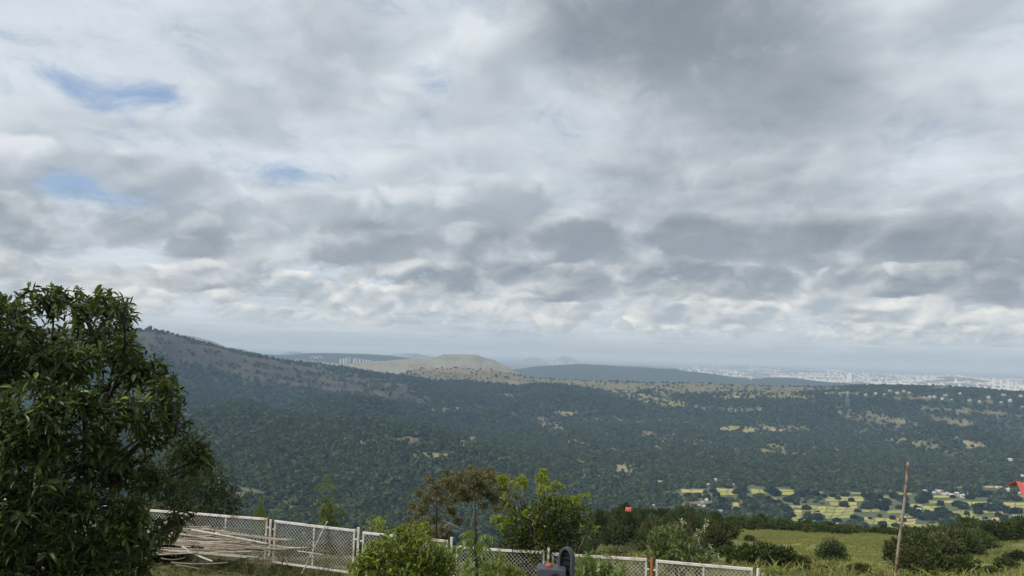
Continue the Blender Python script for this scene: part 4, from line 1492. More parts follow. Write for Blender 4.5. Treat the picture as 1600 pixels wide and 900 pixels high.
def build_bushes():
    r = np.random.RandomState(31)
    M['leaf_scrub2'] = mat_leaf("leaf_scrub2", (0.055, 0.066, 0.026), (0.10, 0.105, 0.04), (0.15, 0.12, 0.06), 0.1, 0.3, 0.6, 0.2, inst=True)
    dark = [bush_mesh("bush_leaves", 40 + k, 2600, 0.15, M['leaf_scrub']) for k in range(4)]
    thin = [bush_mesh("scrub_leaves", 60 + k, 1500, 0.15, M['leaf_scrub2'], 2.5) for k in range(3)]

    def put(p, rad, hgt, meshes, label, group, name="bush", cat="bush"):
        o = link_mesh(name, meshes[r.randint(len(meshes))])
        o.location = p
        o.scale = (rad * r.uniform(0.85, 1.2), rad * r.uniform(0.85, 1.2), hgt)
        o.rotation_euler = (0, 0, r.uniform(0, 6.28))
        return tag(o, label, cat, group)

    def by_px(x, y, d, wpx, hpx, meshes, label, group, **k):
        """a bush whose foot is seen at x, y at about distance d, wpx wide and hpx tall in the photograph"""
        p = hit(x, y, 30)
        d = min(math.hypot(p[0], p[1]), 165.0)
        p = at(x, y, d)
        p[2] = H(p[0], p[1]) - 0.15
        s = d / FPX
        return put(p, wpx * s * 0.5, hpx * s / 1.15, meshes, label, group, **k)
    top = lambda x: np.interp(x, [920, 960, 1000, 1060, 1100, 1130, 1200, 1250, 1300, 1350, 1400, 1450, 1500, 1560, 1620], [806, 793, 790, 792, 795, 808, 806, 814, 818, 822, 828, 824, 815, 812, 808])
    # the belt of bushes along the brow of the near shoulder
    for x in np.arange(928, 1640, 9.0):
        xx = x + r.normal() * 4
        d = np.interp(xx, [900, 1100, 1300, 1600], [152, 163, 146, 132]) + r.uniform(-9, 9)
        p = at(xx, 830, d)
        p[2] = H(p[0], p[1]) - 0.3
        hgt = max(at(xx, top(xx) + r.uniform(-3, 9), d)[2] - p[2], 1.6)
        put(p, r.uniform(1.5, 2.8), hgt / 1.1, dark, 'dark green bush in the belt along the brow of the near hill', 'bushes along the brow of the near hill')
    # scrub on the slope between the fence and the brow
    for k in range(74):
        x = r.uniform(905, 1135)
        d = r.uniform(58, 140)
        p = at(x, 850, d)
        p[2] = H(p[0], p[1]) - 0.2
        m = dark if r.rand() < 0.5 else thin
        put(p, r.uniform(1.1, 2.6), r.uniform(1.3, 2.9), m, 'dark leafy bush on the scrubby slope left of the grass field' if m is dark else 'thin olive bush on the scrubby slope left of the grass field',
            'dark bushes left of the grass field' if m is dark else 'olive bushes left of the grass field')
    for (x, y, w, h) in ((1112, 884, 46, 26), (1140, 893, 50, 30), (1165, 897, 44, 36), (1195, 898, 52, 40), (1225, 899, 44, 36), (1252, 900, 36, 26), (1130, 862, 36, 20), (1100, 868, 40, 26)):
        by_px(x, y, 72 + r.uniform(-6, 6), w, h, dark, 'dark bush at the lower left edge of the grass field', 'bushes at the lower left edge of the field')
    for (x, y, w, h) in ((1412, 880, 60, 34), (1440, 875, 70, 38), (1470, 872, 70, 36), (1500, 868, 64, 34), (1530, 862, 56, 28), (1425, 900, 70, 40), (1465, 899, 76, 42), (1505, 899, 60, 32), (1560, 848, 44, 24),
                         (1455, 860, 70, 30), (1490, 855, 60, 28), (1520, 850, 50, 24), (1545, 900, 50, 20), (1575, 896, 40, 22), (1590, 876, 36, 16), (1345, 902, 40, 22), (1330, 892, 24, 14), (1375, 899, 30, 12)):
        by_px(x, y, 84 + r.uniform(-6, 10), w, h, dark if r.rand() < 0.75 else thin, 'dark bush in the thicket right of the leaning pole', 'bushes right of the leaning pole')
    by_px(1172, 845, 120, 18, 11, dark, 'small lone bush out on the grass field', None)
    by_px(1286, 893, 84, 30, 16, thin, 'low grey green bush at the foot of the round field tree', None)
    # tangle on the bank just behind the fence
    for k in range(40):
        x = r.uniform(160, 1000)
        d = r.uniform(25.5, 40)
        p = at(x, 850, d)
        p[2] = H(p[0], p[1]) - 0.2
        seen = at(x, np.interp(x, [160, 560, 900, 1000], [800, 842, 868, 872]) + r.uniform(2, 30), d)[2]
        put(p, r.uniform(0.8, 1.7), max(seen - p[2], 0.5), thin if r.rand() < 0.7 else dark, 'olive scrub bush growing behind the white wire fence', 'scrub behind the white wire fence')


build_bushes()


def px_clumps(spec, d, jitter=0.6):
    """clumps given as (x, y, radius in photo pixels[, squash]) round distance d"""
    out = []
    for s in spec:
        dd = d + rng.uniform(-jitter, jitter)
        k = dd / FPX
        out.append((at(s[0], s[1], dd), (s[2] * k, s[2] * k, s[2] * k * (s[3] if len(s) > 3 else 0.85))))
    return out


def foot(x, d):
    p = at(x, 850, d)
    return (p[0], p[1], float(H(p[0], p[1])))


def build_near_trees():
    # round tree standing alone in the grass field
    p = hit(1300, 892, 40)
    d = math.hypot(p[0], p[1])
    tree_thing("field_tree", 'round dark green tree standing alone in the grass field', 'tree', foot(1300, d),
               px_clumps([(1290, 862, 14), (1308, 860, 14), (1299, 852, 13), (1284, 870, 11), (1315, 870, 11), (1300, 870, 16), (1292, 878, 9), (1310, 878, 9)], d, 0.7), M['leaf_bush'], M['bark_dark'],
               3400, 0.0024 * d, 0.0014 * d, trunk_r=0.10, fork=0.5, twigs=50)
    # big broad-leaved tree at the left edge
    d = 10.0
    spec = [(-40, 505, 60), (20, 500, 48), (72, 482, 36), (88, 462, 18), (130, 490, 38), (160, 476, 22), (185, 495, 30), (205, 478, 14), (205, 520, 24), (-30, 580, 80), (45, 560, 66), (115, 560, 62), (180, 565, 50),
            (228, 580, 30), (248, 600, 24), (285, 618, 22), (272, 645, 26), (60, 640, 75), (140, 640, 72), (205, 645, 52), (240, 680, 36), (288, 668, 12), (318, 708, 28), (336, 716, 16), (300, 735, 18), (-30, 690, 90), (50, 715, 78),
            (130, 725, 78), (198, 735, 54), (236, 758, 24), (-30, 800, 90), (50, 800, 80), (130, 805, 78), (195, 812, 50), (214, 800, 24), (278, 800, 13), (300, 815, 11), (322, 805, 8), (205, 850, 26), (252, 836, 11), (-30, 890, 80), (60, 880, 80), (140, 885, 72), (200, 890, 40)]
    spec += [(q[0] + rng.normal() * 0.9 * q[2], q[1] - abs(rng.normal()) * 0.7 * q[2] + 8, q[2] * 0.26) for q in spec for _ in range(3) if q[0] > -20]
    spec = [(q[0], q[1], q[2] * 0.72) if q[2] > 30 else q for q in spec]
    edge = lambda y: np.interp(y, [430, 455, 470, 530, 560, 600, 640, 700, 720, 760, 800, 850, 900], [60, 108, 198, 200, 224, 266, 282, 308, 338, 285, 315, 240, 232])
    spec = [(min(q[0], edge(q[1]) - q[2] * 0.75), max(q[1], 447 + q[2]), q[2]) for q in spec]
    tree_thing("broadleaf_tree", 'large dark broad leaved tree filling the left edge', 'tree', foot(30, 10.2), px_clumps(spec, d, 0.9), M['leaf_dark'], M['bark_dark'],
               3500, 0.122, 0.047, 'blade', 8, 0.14, 0.55, fork=0.30, twigs=420, droop=0.22, limb_r=0.4, spread=0.95)
    # feathery tree behind it, beyond the fence
    d = 31
    spec = [(300, 690, 26), (275, 720, 28), (310, 730, 28), (335, 745, 26), (290, 760, 32), (325, 775, 32), (350, 770, 22), (365, 790, 20), (300, 800, 34), (340, 805, 28), (265, 790, 30), (250, 750, 30)]
    tree_thing("feathery_tree", 'dark fine leaved tree behind the fence beside the big left tree', 'tree', foot(305, d), px_clumps(spec, d, 1.2), M['leaf_bush'], M['bark_dark'], 5200, 0.15, 0.045, trunk_r=0.12, twigs=240, fork=0.4, shell=0.3)
    # thin yellow-green sapling
    d = 26.5
    spec = [(512, 752, 10), (506, 762, 9), (520, 765, 9), (500, 760, 6), (511, 782, 9), (518, 792, 12), (508, 800, 12), (529, 795, 8), (538, 800, 7), (497, 787, 5), (514, 812, 13), (524, 820, 10), (505, 818, 10)]
    tree_thing("sapling", 'thin yellow green sapling rising behind the left fence panels', 'tree', foot(513, d), px_clumps(spec, d, 0.2), M['leaf_mango'], M['bark'], 170, 0.12, 0.05, 'blade', 6, 0.035, 0.3, fork=0.6, twigs=60)
    # conifer-like sprig
    d = 25.5
    tree_thing("pointed_sapling", 'small pointed bright green sapling behind the bamboo heap', 'tree', foot(406, d),
               px_clumps([(407, 785, 3, 2.0), (406, 795, 5), (405, 803, 8), (406, 812, 10)], d, 0.1), M['leaf_fern'], M['bark'], 420, 0.09, 0.03, trunk_r=0.02, fork=0.6, twigs=30, up=1.0)
    d = 25.2
    tree_thing("young_tree", 'young plant with pale green leaves just behind the mango bush', 'tree', foot(590, d),
               px_clumps([(589, 812, 9), (580, 817, 7), (600, 820, 8), (590, 826, 10)], d, 0.15), M['leaf_lime'], M['bark'], 40, 0.12, 0.045, 'blade', 5, 0.02, 0.3, fork=0.6, twigs=20)
    # dry flat-topped tree with pale limbs
    d = 31
    spec = [(700, 754, 18, 0.6), (722, 746, 16, 0.6), (745, 743, 17, 0.6), (768, 748, 17, 0.6), (682, 766, 16, 0.6), (715, 764, 17, 0.5), (750, 762, 17, 0.5), (785, 764, 15, 0.7), (668, 780, 13, 0.7), (692, 782, 13, 0.6), (728, 778, 13, 0.5),
            (660, 797, 11, 0.7), (650, 806, 9, 0.6), (790, 788, 12, 0.8), (772, 780, 12, 0.6), (705, 800, 10, 0.6), (680, 812, 12, 0.6), (665, 815, 10, 0.6), (690, 826, 12, 0.6), (800, 800, 9, 0.8), (735, 758, 14, 0.5), (710, 777, 11, 0.6), (742, 776, 12, 0.6), (760, 772, 12, 0.6), (700, 790, 8, 0.6), (755, 790, 8, 0.6), (725, 768, 13, 0.6), (775, 795, 8, 0.6), (715, 815, 8, 0.6)]
    spec += [(x, y, 8, 0.7) for x, y in ((655, 770), (645, 790), (640, 812), (672, 750), (700, 738), (735, 733), (765, 736), (790, 748), (805, 775), (806, 812), (652, 822), (676, 832))]
    tree_thing("flat_topped_tree", 'half bare flat topped tree with pale limbs and brownish leaves', 'tree', foot(742, d), px_clumps(spec, d, 1.4), M['leaf_olive'], M['bark_pale'], 11500, 0.115, 0.042, trunk_r=0.10, fork=0.50, twigs=1500, shell=0.05, limb_r=0.26, up=0.0, radial=0.6)
    # bare dark stem beside it
    o = empty("dead_stem", foot(681, 26), 'bare slim dark stem standing before the flat topped tree', 'tree')
    b = np.array(o.location)
    MB().tube(np.array([b + (0, 0, -0.3), at(681, 850, 26), at(682, 800, 26), at(683, 764, 26)]) - b, [0.045, 0.04, 0.03, 0.012], 6).build("trunk", M['bark_dark'], o)
    MB().tube(np.array([at(682, 800, 26), at(676, 786, 26), at(672, 772, 26)]) - b, [0.02, 0.014, 0.006], 5).tube(np.array([at(682, 790, 26), at(689, 778, 26), at(692, 765, 26)]) - b, [0.018, 0.012, 0.006], 5).build("branch", M['bark_dark'], o)
    # mango bush in front of the fence
    d = 17.0
    spec = [(640, 838, 22), (660, 832, 18), (615, 848, 24), (590, 862, 22), (570, 872, 18), (560, 884, 16), (655, 858, 30), (685, 868, 24), (700, 880, 18), (620, 875, 36), (660, 885, 36), (585, 890, 28), (690, 897, 24), (635, 900, 40), (560, 900, 22), (610, 925, 45), (670, 925, 45)]
    tree_thing("mango_bush", 'big rounded yellow green mango bush in front of the fence', 'bush', foot(630, d), px_clumps(spec, d, 0.5), M['leaf_mango'], M['bark'], 1800, 0.115, 0.045, 'blade', 8, 0.06, 0.6, stems=3, fork=0.35, twigs=120, droop=0.3, spread=0.9)
    # dense tree with lime shoots
    d = 21.5
    spec = [(820, 810, 26), (850, 800, 26), (880, 798, 22), (800, 825, 24), (840, 828, 32), (880, 822, 28), (905, 815, 20), (915, 800, 12), (812, 850, 30), (850, 855, 34), (890, 850, 26), (920, 830, 14), (830, 880, 34), (800, 875, 22), (870, 885, 28), (900, 875, 18)]
    base = foot(840, d)
    t = tree_thing("dense_tree", 'dense dark tree topped with lime green shoots in the middle of the fence', 'tree', base, px_clumps(spec, d, 0.6), M['leaf_mid'], M['bark'], 5600, 0.13, 0.06, trunk_r=0.08, stems=2, fork=0.3, twigs=160)
    sh = [(785, 748, 8), (795, 752, 7), (804, 757, 6), (815, 752, 10), (820, 762, 6), (848, 737, 7), (846, 748, 10), (851, 758, 7), (843, 768, 6), (870, 757, 7), (862, 766, 6), (881, 760, 4), (875, 782, 12), (890, 786, 14), (860, 786, 12), (900, 780, 8), (788, 775, 6), (793, 790, 6), (826, 800, 7), (917, 775, 5),
          (848, 795, 9), (880, 800, 8), (835, 812, 5), (860, 830, 6), (790, 818, 10), (775, 812, 9), (845, 832, 7)]
    cl = px_clumps(sh, d, 0.4)
    P, dd, k = in_clumps([(c - np.array(base), np.array(rr)) for c, rr in cl], 620, 0.2)
    PP, DD = np.repeat(P, 5, 0), unit(np.repeat(dd, 5, 0) + rng.normal(size=(620 * 5, 3)) * 0.8 + (0, 0, 0.3))
    V, F = leaf_blades(PP, DD, 0.10 * rng.uniform(0.7, 1.2, len(PP)), 0.05 * rng.uniform(0.8, 1.2, len(PP)), 0.3)
    link_mesh("young_leaves", np_mesh("young_leaves", V, F), M['leaf_lime'], t)
    paths = []
    for c, rr in cl:
        c = c - np.array(base)
        paths.append((curve_pts((c[0] * 0.75, c[1] * 0.75, c[2] - 0.75), c + (0, 0, rr[2]), 0.0, 5, 0.04), np.linspace(0.014, 0.004, 5)))
    V, F = tubes(paths, 4)
    link_mesh("shoots", np_mesh("shoots", V, F, smooth=True), M['bark'], t)
    # plant with large paired leaflets
    d = 15.5
    base = np.array(foot(746, d))
    o = empty("compound_leaf_plant", base, 'slim plant with big paired bright green leaflets, right of the mango bush', 'plant')
    stem = np.array([base + (0, 0, -0.2), at(745, 905, d), at(744, 860, d), at(743, 820, d), at(742, 770, d)]) - base
    MB().tube(stem, [0.04, 0.035, 0.028, 0.02, 0.008], 6).build("stem", M['bark_dark'], o)
    Ps, Ds, paths = [], [], []
    fr_ = [((744, 842), (712, 852)), ((744, 846), (718, 858)), ((744, 842), (768, 838)), ((744, 850), (765, 858)), ((744, 835), (728, 832)), ((744, 858), (732, 872)), ((744, 870), (722, 888)), ((745, 872), (762, 884)), ((745, 885), (735, 900)), ((744, 846), (752, 862)), ((744, 880), (768, 896)), ((745, 890), (718, 905))]
    for (a, b) in fr_:
        ad, bd = at(a[0], a[1], d) - base, at(b[0], b[1], d + rng.uniform(-0.35, 0.35)) - base
        pts = curve_pts(ad, bd, 0.06, 7)
        paths.append((pts, np.linspace(0.008, 0.003, 7)))
        ax = unit((bd - ad)[None])[0]
        sd = unit(np.cross(ax, (0, 0, 1.0))[None])[0]
        for q in pts[1:]:
            for s in (-1, 1):
                Ps.append(q)
                Ds.append(ax * 0.35 + sd * s * 0.55 + np.array((0, 0, -0.75)))
        Ps.append(pts[-1]); Ds.append(ax + np.array((0, 0, -0.4)))
    Ps, Ds = np.array(Ps), unit(np.array(Ds) + rng.normal(size=(len(Ds), 3)) * 0.18)
    V, F = leaf_blades(Ps, Ds, rng.uniform(0.13, 0.19, len(Ps)), rng.uniform(0.05, 0.07, len(Ps)), 0.15)
    V2, F2 = tubes(paths, 4)
    link_mesh("foliage", np_mesh("foliage", V, F), M['leaf_fern'], o)
    link_mesh("leaf_stalk", np_mesh("leaf_stalk", V2, F2, smooth=True), M['leaf_fern'], o)
    # lighter shrubs among the fence
    d = 19.0
    tree_thing("broadleaf_shrub", 'leafy shrub with broad pale green leaves right of the grey clamp', 'shrub', foot(925, d),
               px_clumps([(905, 878, 16), (925, 872, 14), (940, 885, 18), (915, 892, 20), (955, 880, 12), (945, 900, 20), (965, 895, 12), (895, 905, 20)], d, 0.4), M['leaf_fern'], M['bark'], 130, 0.20, 0.06, 'blade', 6, 0.03, 0.3, stems=3, fork=0.35, twigs=60, droop=0.5)
    d = 18.0
    tree_thing("leafy_weeds", 'light green weeds at the foot of the compound leaf plant', 'plant', foot(780, d),
               px_clumps([(770, 885, 16), (790, 890, 16), (755, 897, 14), (730, 897, 14), (805, 897, 16), (780, 870, 10)], d, 0.5), M['leaf_mango'], M['bark'], 300, 0.10, 0.03, 'blade', 6, 0.02, 0.3, stems=4, fork=0.3, twigs=60)
    # tall sparse shrub with pale dry flower heads behind the right fence
    d = 24.0
    base = np.array(foot(1062, d))
    spec = [(1030, 832, 14), (1020, 842, 12), (1045, 838, 14), (1060, 830, 12), (1035, 858, 20), (1062, 852, 20), (1085, 842, 12), (1098, 832, 7), (1080, 862, 18), (1102, 862, 12), (1115, 868, 9), (1020, 868, 16), (1050, 875, 22), (1085, 880, 20), (1066, 815, 5), (1012, 880, 14), (1105, 880, 12)]
    t = tree_thing("flowering_shrub", 'tall loose shrub with pale dry flower heads behind the right fence', 'shrub', base, px_clumps(spec, d, 0.5), M['leaf_pale'], M['bark'], 420, 0.14, 0.055, 'blade', 6, 0.04, 0.3, stems=5, fork=0.3, twigs=110)
    fl = px_clumps([(1066, 813, 3), (1068, 818, 2.4), (1104, 813, 2.4), (1103, 820, 3), (1102, 828, 2.4), (1090, 828, 2.2), (1086, 838, 2.6), (1093, 848, 2), (1095, 856, 2.4), (1110, 852, 2.6), (1113, 860, 2.4), (1120, 866, 3), (1124, 872, 3), (1115, 875, 3), (1118, 882, 2.4), (1105, 872, 2)], d, 0.3)
    P, dd, k = in_clumps([(c - base, np.array(rr)) for c, rr in fl], 150, 0.2)
    V, F = leaf_quads(P, dd, rng.uniform(0.03, 0.07, 150), rng.uniform(0.02, 0.045, 150))
    link_mesh("flower_heads", np_mesh("flower_heads", V, F), M['flower'], t)
    V, F = tubes([(curve_pts(np.array((c[0] * 0.4, c[1] * 0.4, 0.4)) * 1.0 - base * 0 if False else (c - base) * (0.55, 0.55, 0.45), c - base, 0.1, 6, 0.05), np.linspace(0.012, 0.004, 6)) for c, rr in fl], 4)
    link_mesh("stalks", np_mesh("stalks", V, F, smooth=True), M['bark_pale'], t)
    d = 17.5
    tree_thing("yellow_shrub", 'yellow green shrub at the bottom edge below the right fence end', 'shrub', foot(1215, d),
               px_clumps([(1205, 893, 10), (1220, 897, 12), (1235, 902, 12), (1200, 905, 16), (1225, 915, 18)], d, 0.3), M['leaf_mango'], M['bark'], 120, 0.10, 0.035, 'blade', 6, 0.02, 0.3, stems=3, fork=0.35, twigs=40)
    d = 17
    tree_thing("grey_sprig", 'grey green leafy sprig at the bottom edge beside the leaning pole', 'plant', foot(1416, d),
               px_clumps([(1412, 892, 4), (1418, 899, 6), (1424, 906, 8)], d, 0.1), M['leaf_fern'], M['bark'], 24, 0.09, 0.02, 'blade', 5, 0.012, 0.3, fork=0.6, twigs=12)


build_near_trees()


# ------------------------------------------------------------------ the fence of framed wire-mesh panels
M['fence_paint'] = mat_plain("fence_paint", (0.66, 0.63, 0.58), 0.65, (0.30, 0.19, 0.12), 4.0, 0.62)
M['rust_paint'] = mat_plain("rust_paint", (0.36, 0.12, 0.06), 0.75, (0.20, 0.08, 0.05), 8.0, 0.5)
M['wire'] = mat_plain("wire", (0.55, 0.53, 0.48), 0.5, (0.30, 0.22, 0.16), 3.0, 0.5)


def build_fence():
    A, B = FENCE_A[:2], FENCE_B[:2]
    t = unit((B - A)[None])[0]
    L0 = np.linalg.norm(B - A)

    def s_of(px):
        """distance along the fence of a pixel column (top rail)"""
        d = ray(px, np.interp(px, [218, 1176], [795.5, 887]))[:2]
        m = np.array([[t[0], -d[0]], [t[1], -d[1]]])
        return np.linalg.solve(m, -A)[0]

    def P(s, z, off=0.0):
        p = A + t * s
        n = np.array((-t[1], t[0]))
        p = p + n * off
        return np.array((p[0], p[1], z))
    root = empty("fence", (A[0], A[1], 0.0), 'long white fence of framed wire mesh panels along the yard edge', 'fence')
    org = np.array((A[0], A[1], 0.0))
    panels = [(-166, 764, -34, 775), (-28, 776, 102, 786), (108, 787, 152, 790), (160, 790, 285, 800), (290, 800, 418, 810), (429, 813, 555, 828), (567, 831, 700, 844.5), (713, 853, 851, 862), (863, 864, 1011, 873),
              (1025, 875, 1176, 888), (1190, 895.5, 1350, 914), (1365, 921, 1530, 940), (1545, 946, 1710, 965)]
    posts = [-31, 105, 156, 287.5, 423.5, 561, 706.5, 857, 1018, 1183, 1357, 1537]
    h, lo, tu = 1.25, 0.06, 0.045
    r = np.random.RandomState(2)
    def top_z(x, y, s):
        p = P(s, 0)
        return EYE + ray(x, y)[2] * math.hypot(p[0], p[1])
    for (x0, y0, x1, y1) in panels:
        a, b = s_of(x0), s_of(x1)
        za, zb = top_z(x0, y0, a), top_z(x1, y1, b)
        zl = lambda s: za + (zb - za) * (s - a) / (b - a)
        drop = h - lo
        f = MB()
        mid = (a + b) / 2
        sag = r.uniform(0.0, 0.02)
        f.bar(P(a, za - tu / 2), P(mid, zl(mid) - tu / 2 - sag), tu * 1.25).bar(P(mid + 0.001, zl(mid) - tu / 2 - sag), P(b, zb - tu / 2), tu * 1.25)
        f.bar(P(a, za - drop + tu / 2), P(b, zb - drop + tu / 2), tu)
        for s in (a + tu / 2, b - tu / 2):
            f.bar(P(s, zl(s) - drop + tu), P(s, zl(s) - tu * 1.15), tu)
        if b - a > 1.4:
            f.bar(P(mid, zl(mid) - drop + tu), P(mid, zl(mid) - tu * 1.2 - sag), tu * 0.8)
        for z in (0.25, 0.80):
            f.bar(P(a - 0.06, za - z), P(a - 0.002, za - z), 0.035)
            f.bar(P(b + 0.002, zb - z), P(b + 0.06, zb - z), 0.035)
        pan = f.build("panel", M['fence_paint'], root, off=org)
        w = MB()
        H_, W_ = drop - 2 * tu, b - a - 2 * tu
        step = 0.105
        k = -H_
        while k < W_:
            for sgn in (1, -1):
                u0, v0, u1, v1 = k, 0.0, k + H_, H_
                if u0 < 0:
                    v0, u0 = -u0, 0.0
                if u1 > W_:
                    v1, u1 = H_ - (u1 - W_), W_
                if u1 - u0 > 0.02:
                    if sgn < 0:
                        u0, u1 = W_ - u0, W_ - u1
                    bulge = 0.02 * math.sin(k * 2.1 + x0)
                    qa, qb = a + tu + u0, a + tu + u1
                    w.bar(P(qa, zl(qa) - drop + tu + v0, 0.006 * sgn), P(qb, zl(qb) - drop + tu + v1, 0.006 * sgn + bulge * 0.3), 0.006)
            k += step
        w.build("wire_mesh", M['wire'], pan, off=org)
    for x in posts:
        s = s_of(x)
        rusty = x == 1018
        pz = float(np.interp(x, [-31, 561, 706, 1018, 1183, 1357, 1537], [1.32, 1.32, 1.27, 1.27, 1.22, 1.05, 0.9]))
        o = MB().bar(P(s, -0.6), P(s + r.uniform(-0.03, 0.03), pz + r.uniform(-0.02, 0.05), r.uniform(-0.04, 0.04)), 0.055).build("post", M['rust_paint'] if rusty else M['fence_paint'], root, off=org)
        if rusty:
            o['label'] = 'rust red fence post'
    return P, s_of


FP, FS = build_fence()

# ------------------------------------------------------------------ heap of bamboo poles, rags, sticks
M['bamboo'] = []
for k, (a, b) in enumerate((((0.29, 0.255, 0.20), (0.16, 0.13, 0.10)), ((0.17, 0.135, 0.10), (0.09, 0.07, 0.05)), ((0.44, 0.41, 0.35), (0.27, 0.235, 0.19)))):
    M['bamboo'].append(mat_plain("bamboo", a, 0.7, b, 7.0, 0.6))
M['rag_white'] = mat_plain("rag_white", (0.75, 0.75, 0.76), 0.9, (0.5, 0.5, 0.52), 4, 0.4)
M['rag_grey'] = mat_plain("rag_grey", (0.38, 0.38, 0.40), 0.9, (0.25, 0.25, 0.27), 4, 0.4)


def pole_mesh(a, b, r0, r1, mat, bow=0.0):
    """a cane with slightly swollen nodes"""
    a, b = np.asarray(a, float), np.asarray(b, float)
    n = 25
    t = np.linspace(0, 1, n)
    pts = curve_pts(a, b, -bow, n)
    rad = r0 + (r1 - r0) * t
    rad[::3] *= 1.12
    return MB().tube(pts, rad, 7)


def build_bamboo():
    r = np.random.RandomState(9)
    look = ['weathered tan bamboo pole lying in the heap by the fence', 'dark brown bamboo pole lying in the heap by the fence', 'bleached pale bamboo pole lying in the heap by the fence']
    grp = ['tan poles of the bamboo heap', 'brown poles of the bamboo heap', 'bleached poles of the bamboo heap']
    ends = [((244, 864), (330, 857)), ((245, 867), (395, 862)), ((252, 872), (290, 871)), ((275, 883), (312, 889)), ((285, 854), (332, 877)), ((268, 879), (356, 879)), ((360, 865), (407, 870)), ((465, 861), (505, 867)), ((470, 870), (496, 873)),
            ((380, 843), (470, 856)), ((340, 832), (436, 845)), ((300, 828), (420, 850)), ((225, 818), (262, 817)), ((245, 823), (330, 823)), ((330, 826), (420, 862)), ((350, 828), (385, 842))]
    for k in range(44):
        x = r.uniform(205, 325)
        y = r.uniform(824, 862)
        w = r.uniform(65, 175)
        w = min(w, 500 - x)
        ends.append(((x, y), (x + w, min(y + w * r.uniform(-0.02, 0.20) * (1.2 if y < 840 else 0.5), 876))))
    for i, (p, q) in enumerate(ends):
        def lay_at(x, y):
            """a point of the heap: it slopes from the fence down into the yard"""
            d0 = ray(x, y)
            rf = float(fence_r(math.atan2(d0[0], d0[1])))
            q_ = at(x, y, rf - np.interp(y, [815, 890], [0.22, 1.6]))
            q_[2] = max(q_[2], 0.04)
            return q_
        a, b = lay_at(*p), lay_at(*q)
        m = r.choice(3, p=(0.42, 0.38, 0.20))
        rad = r.uniform(0.013, 0.032)
        c = (a + b) / 2
        o = pole_mesh(a, b, rad, rad * 0.75, None, r.uniform(-0.02, 0.06)).build("bamboo_pole", M['bamboo'][m], None, True, c)
        o.location = c
        tag(o, look[m], 'bamboo pole', grp[m])


build_bamboo()


def rag(name, x, y, z, w, d, seed, mat, label):
    r = np.random.RandomState(seed)
    n = 14
    c = on_plane(x, y, z)
    u, v = np.meshgrid(np.linspace(-1, 1, n), np.linspace(-1, 1, n))
    zz = 0.05 * perlin(u * 1.7 + seed, v * 1.7) + 0.03 * perlin(u * 4, v * 4 + seed) - 0.10 * np.maximum(0, np.hypot(u, v) - 0.75)
    ed = 1 + 0.25 * perlin(u * 2 + 9, v * 2 + seed)
    V = np.stack([u * w * ed, v * d * ed, zz], -1).reshape(-1, 3)
    i, j = np.meshgrid(np.arange(n - 1), np.arange(n - 1), indexing='ij')
    F = np.stack([i * n + j, i * n + j + 1, (i + 1) * n + j + 1, (i + 1) * n + j], -1).reshape(-1, 4)
    o = link_mesh(name, np_mesh(name, V, [F], smooth=True), mat)
    o.location = c
    o.rotation_euler = (0.25, 0, 0.2)
    sm = o.modifiers.new("thickness", 'SOLIDIFY')
    sm.thickness = 0.008
    tag(o, label, 'rag')


rag("rag", 346, 833, 0.78, 0.20, 0.15, 3, M['rag_white'], 'crumpled white plastic sheet lying on top of the bamboo heap')
rag("rag", 231, 825, 0.80, 0.14, 0.16, 6, M['rag_grey'], 'grey cloth scrap at the left end of the bamboo heap')


def build_sticks():
    # stick leaning on the fence
    s = FS(494)
    a, b = FP(s - 0.16, 0.0, -0.40), FP(s + 0.36, 1.42, -0.045)
    c = np.array((a[0], a[1], 0))
    o = pole_mesh(a, b, 0.022, 0.017, None).build("stick", M['bamboo'][2], None, True, c)
    o.location = c
    tag(o, 'thin grey stick leaning against the left fence panel', 'stick')
    # tall leaning bamboo pole on the right
    d = 17.5
    f = on_plane(1385, 985, 0.0)
    f = np.array((f[0], f[1], -0.4))
    d = math.hypot(f[0], f[1])
    tp = at(1418, 722, d)
    mid = at(1408, 820, d)
    n = 34
    t = np.linspace(0, 1, n)[:, None]
    pts = f * (1 - t) ** 2 + 2 * (mid * 1.0) * t * (1 - t) + tp * t ** 2
    pts = f * (1 - t) + tp * t + (np.array((0.02, 0, 0)) * np.sin(t * 9)) + np.array((0.03, 0, 0)) * (4 * t * (1 - t))
    rad = np.linspace(0.026, 0.036, n)
    rad[::4] *= 1.15
    m, nt, p = new_mat("pole_wood")
    v = coord(nt, True)
    st = xnoise(nt, v, 3.0, 5.0, 0.7)
    cc = xmix(nt, st.ss(0.42, 0.6), (0.28, 0.24, 0.20), (0.12, 0.065, 0.042))
    nt.links.new(cc, p.inputs['Base Color'])
    p.inputs['Roughness'].default_value = 0.8
    o = MB().tube(pts, rad, 8).build("bamboo_pole", m, None, True, f)
    o.location = f
    tag(o, 'tall weathered pole leaning upright in front of the valley fields', 'pole')


build_sticks()


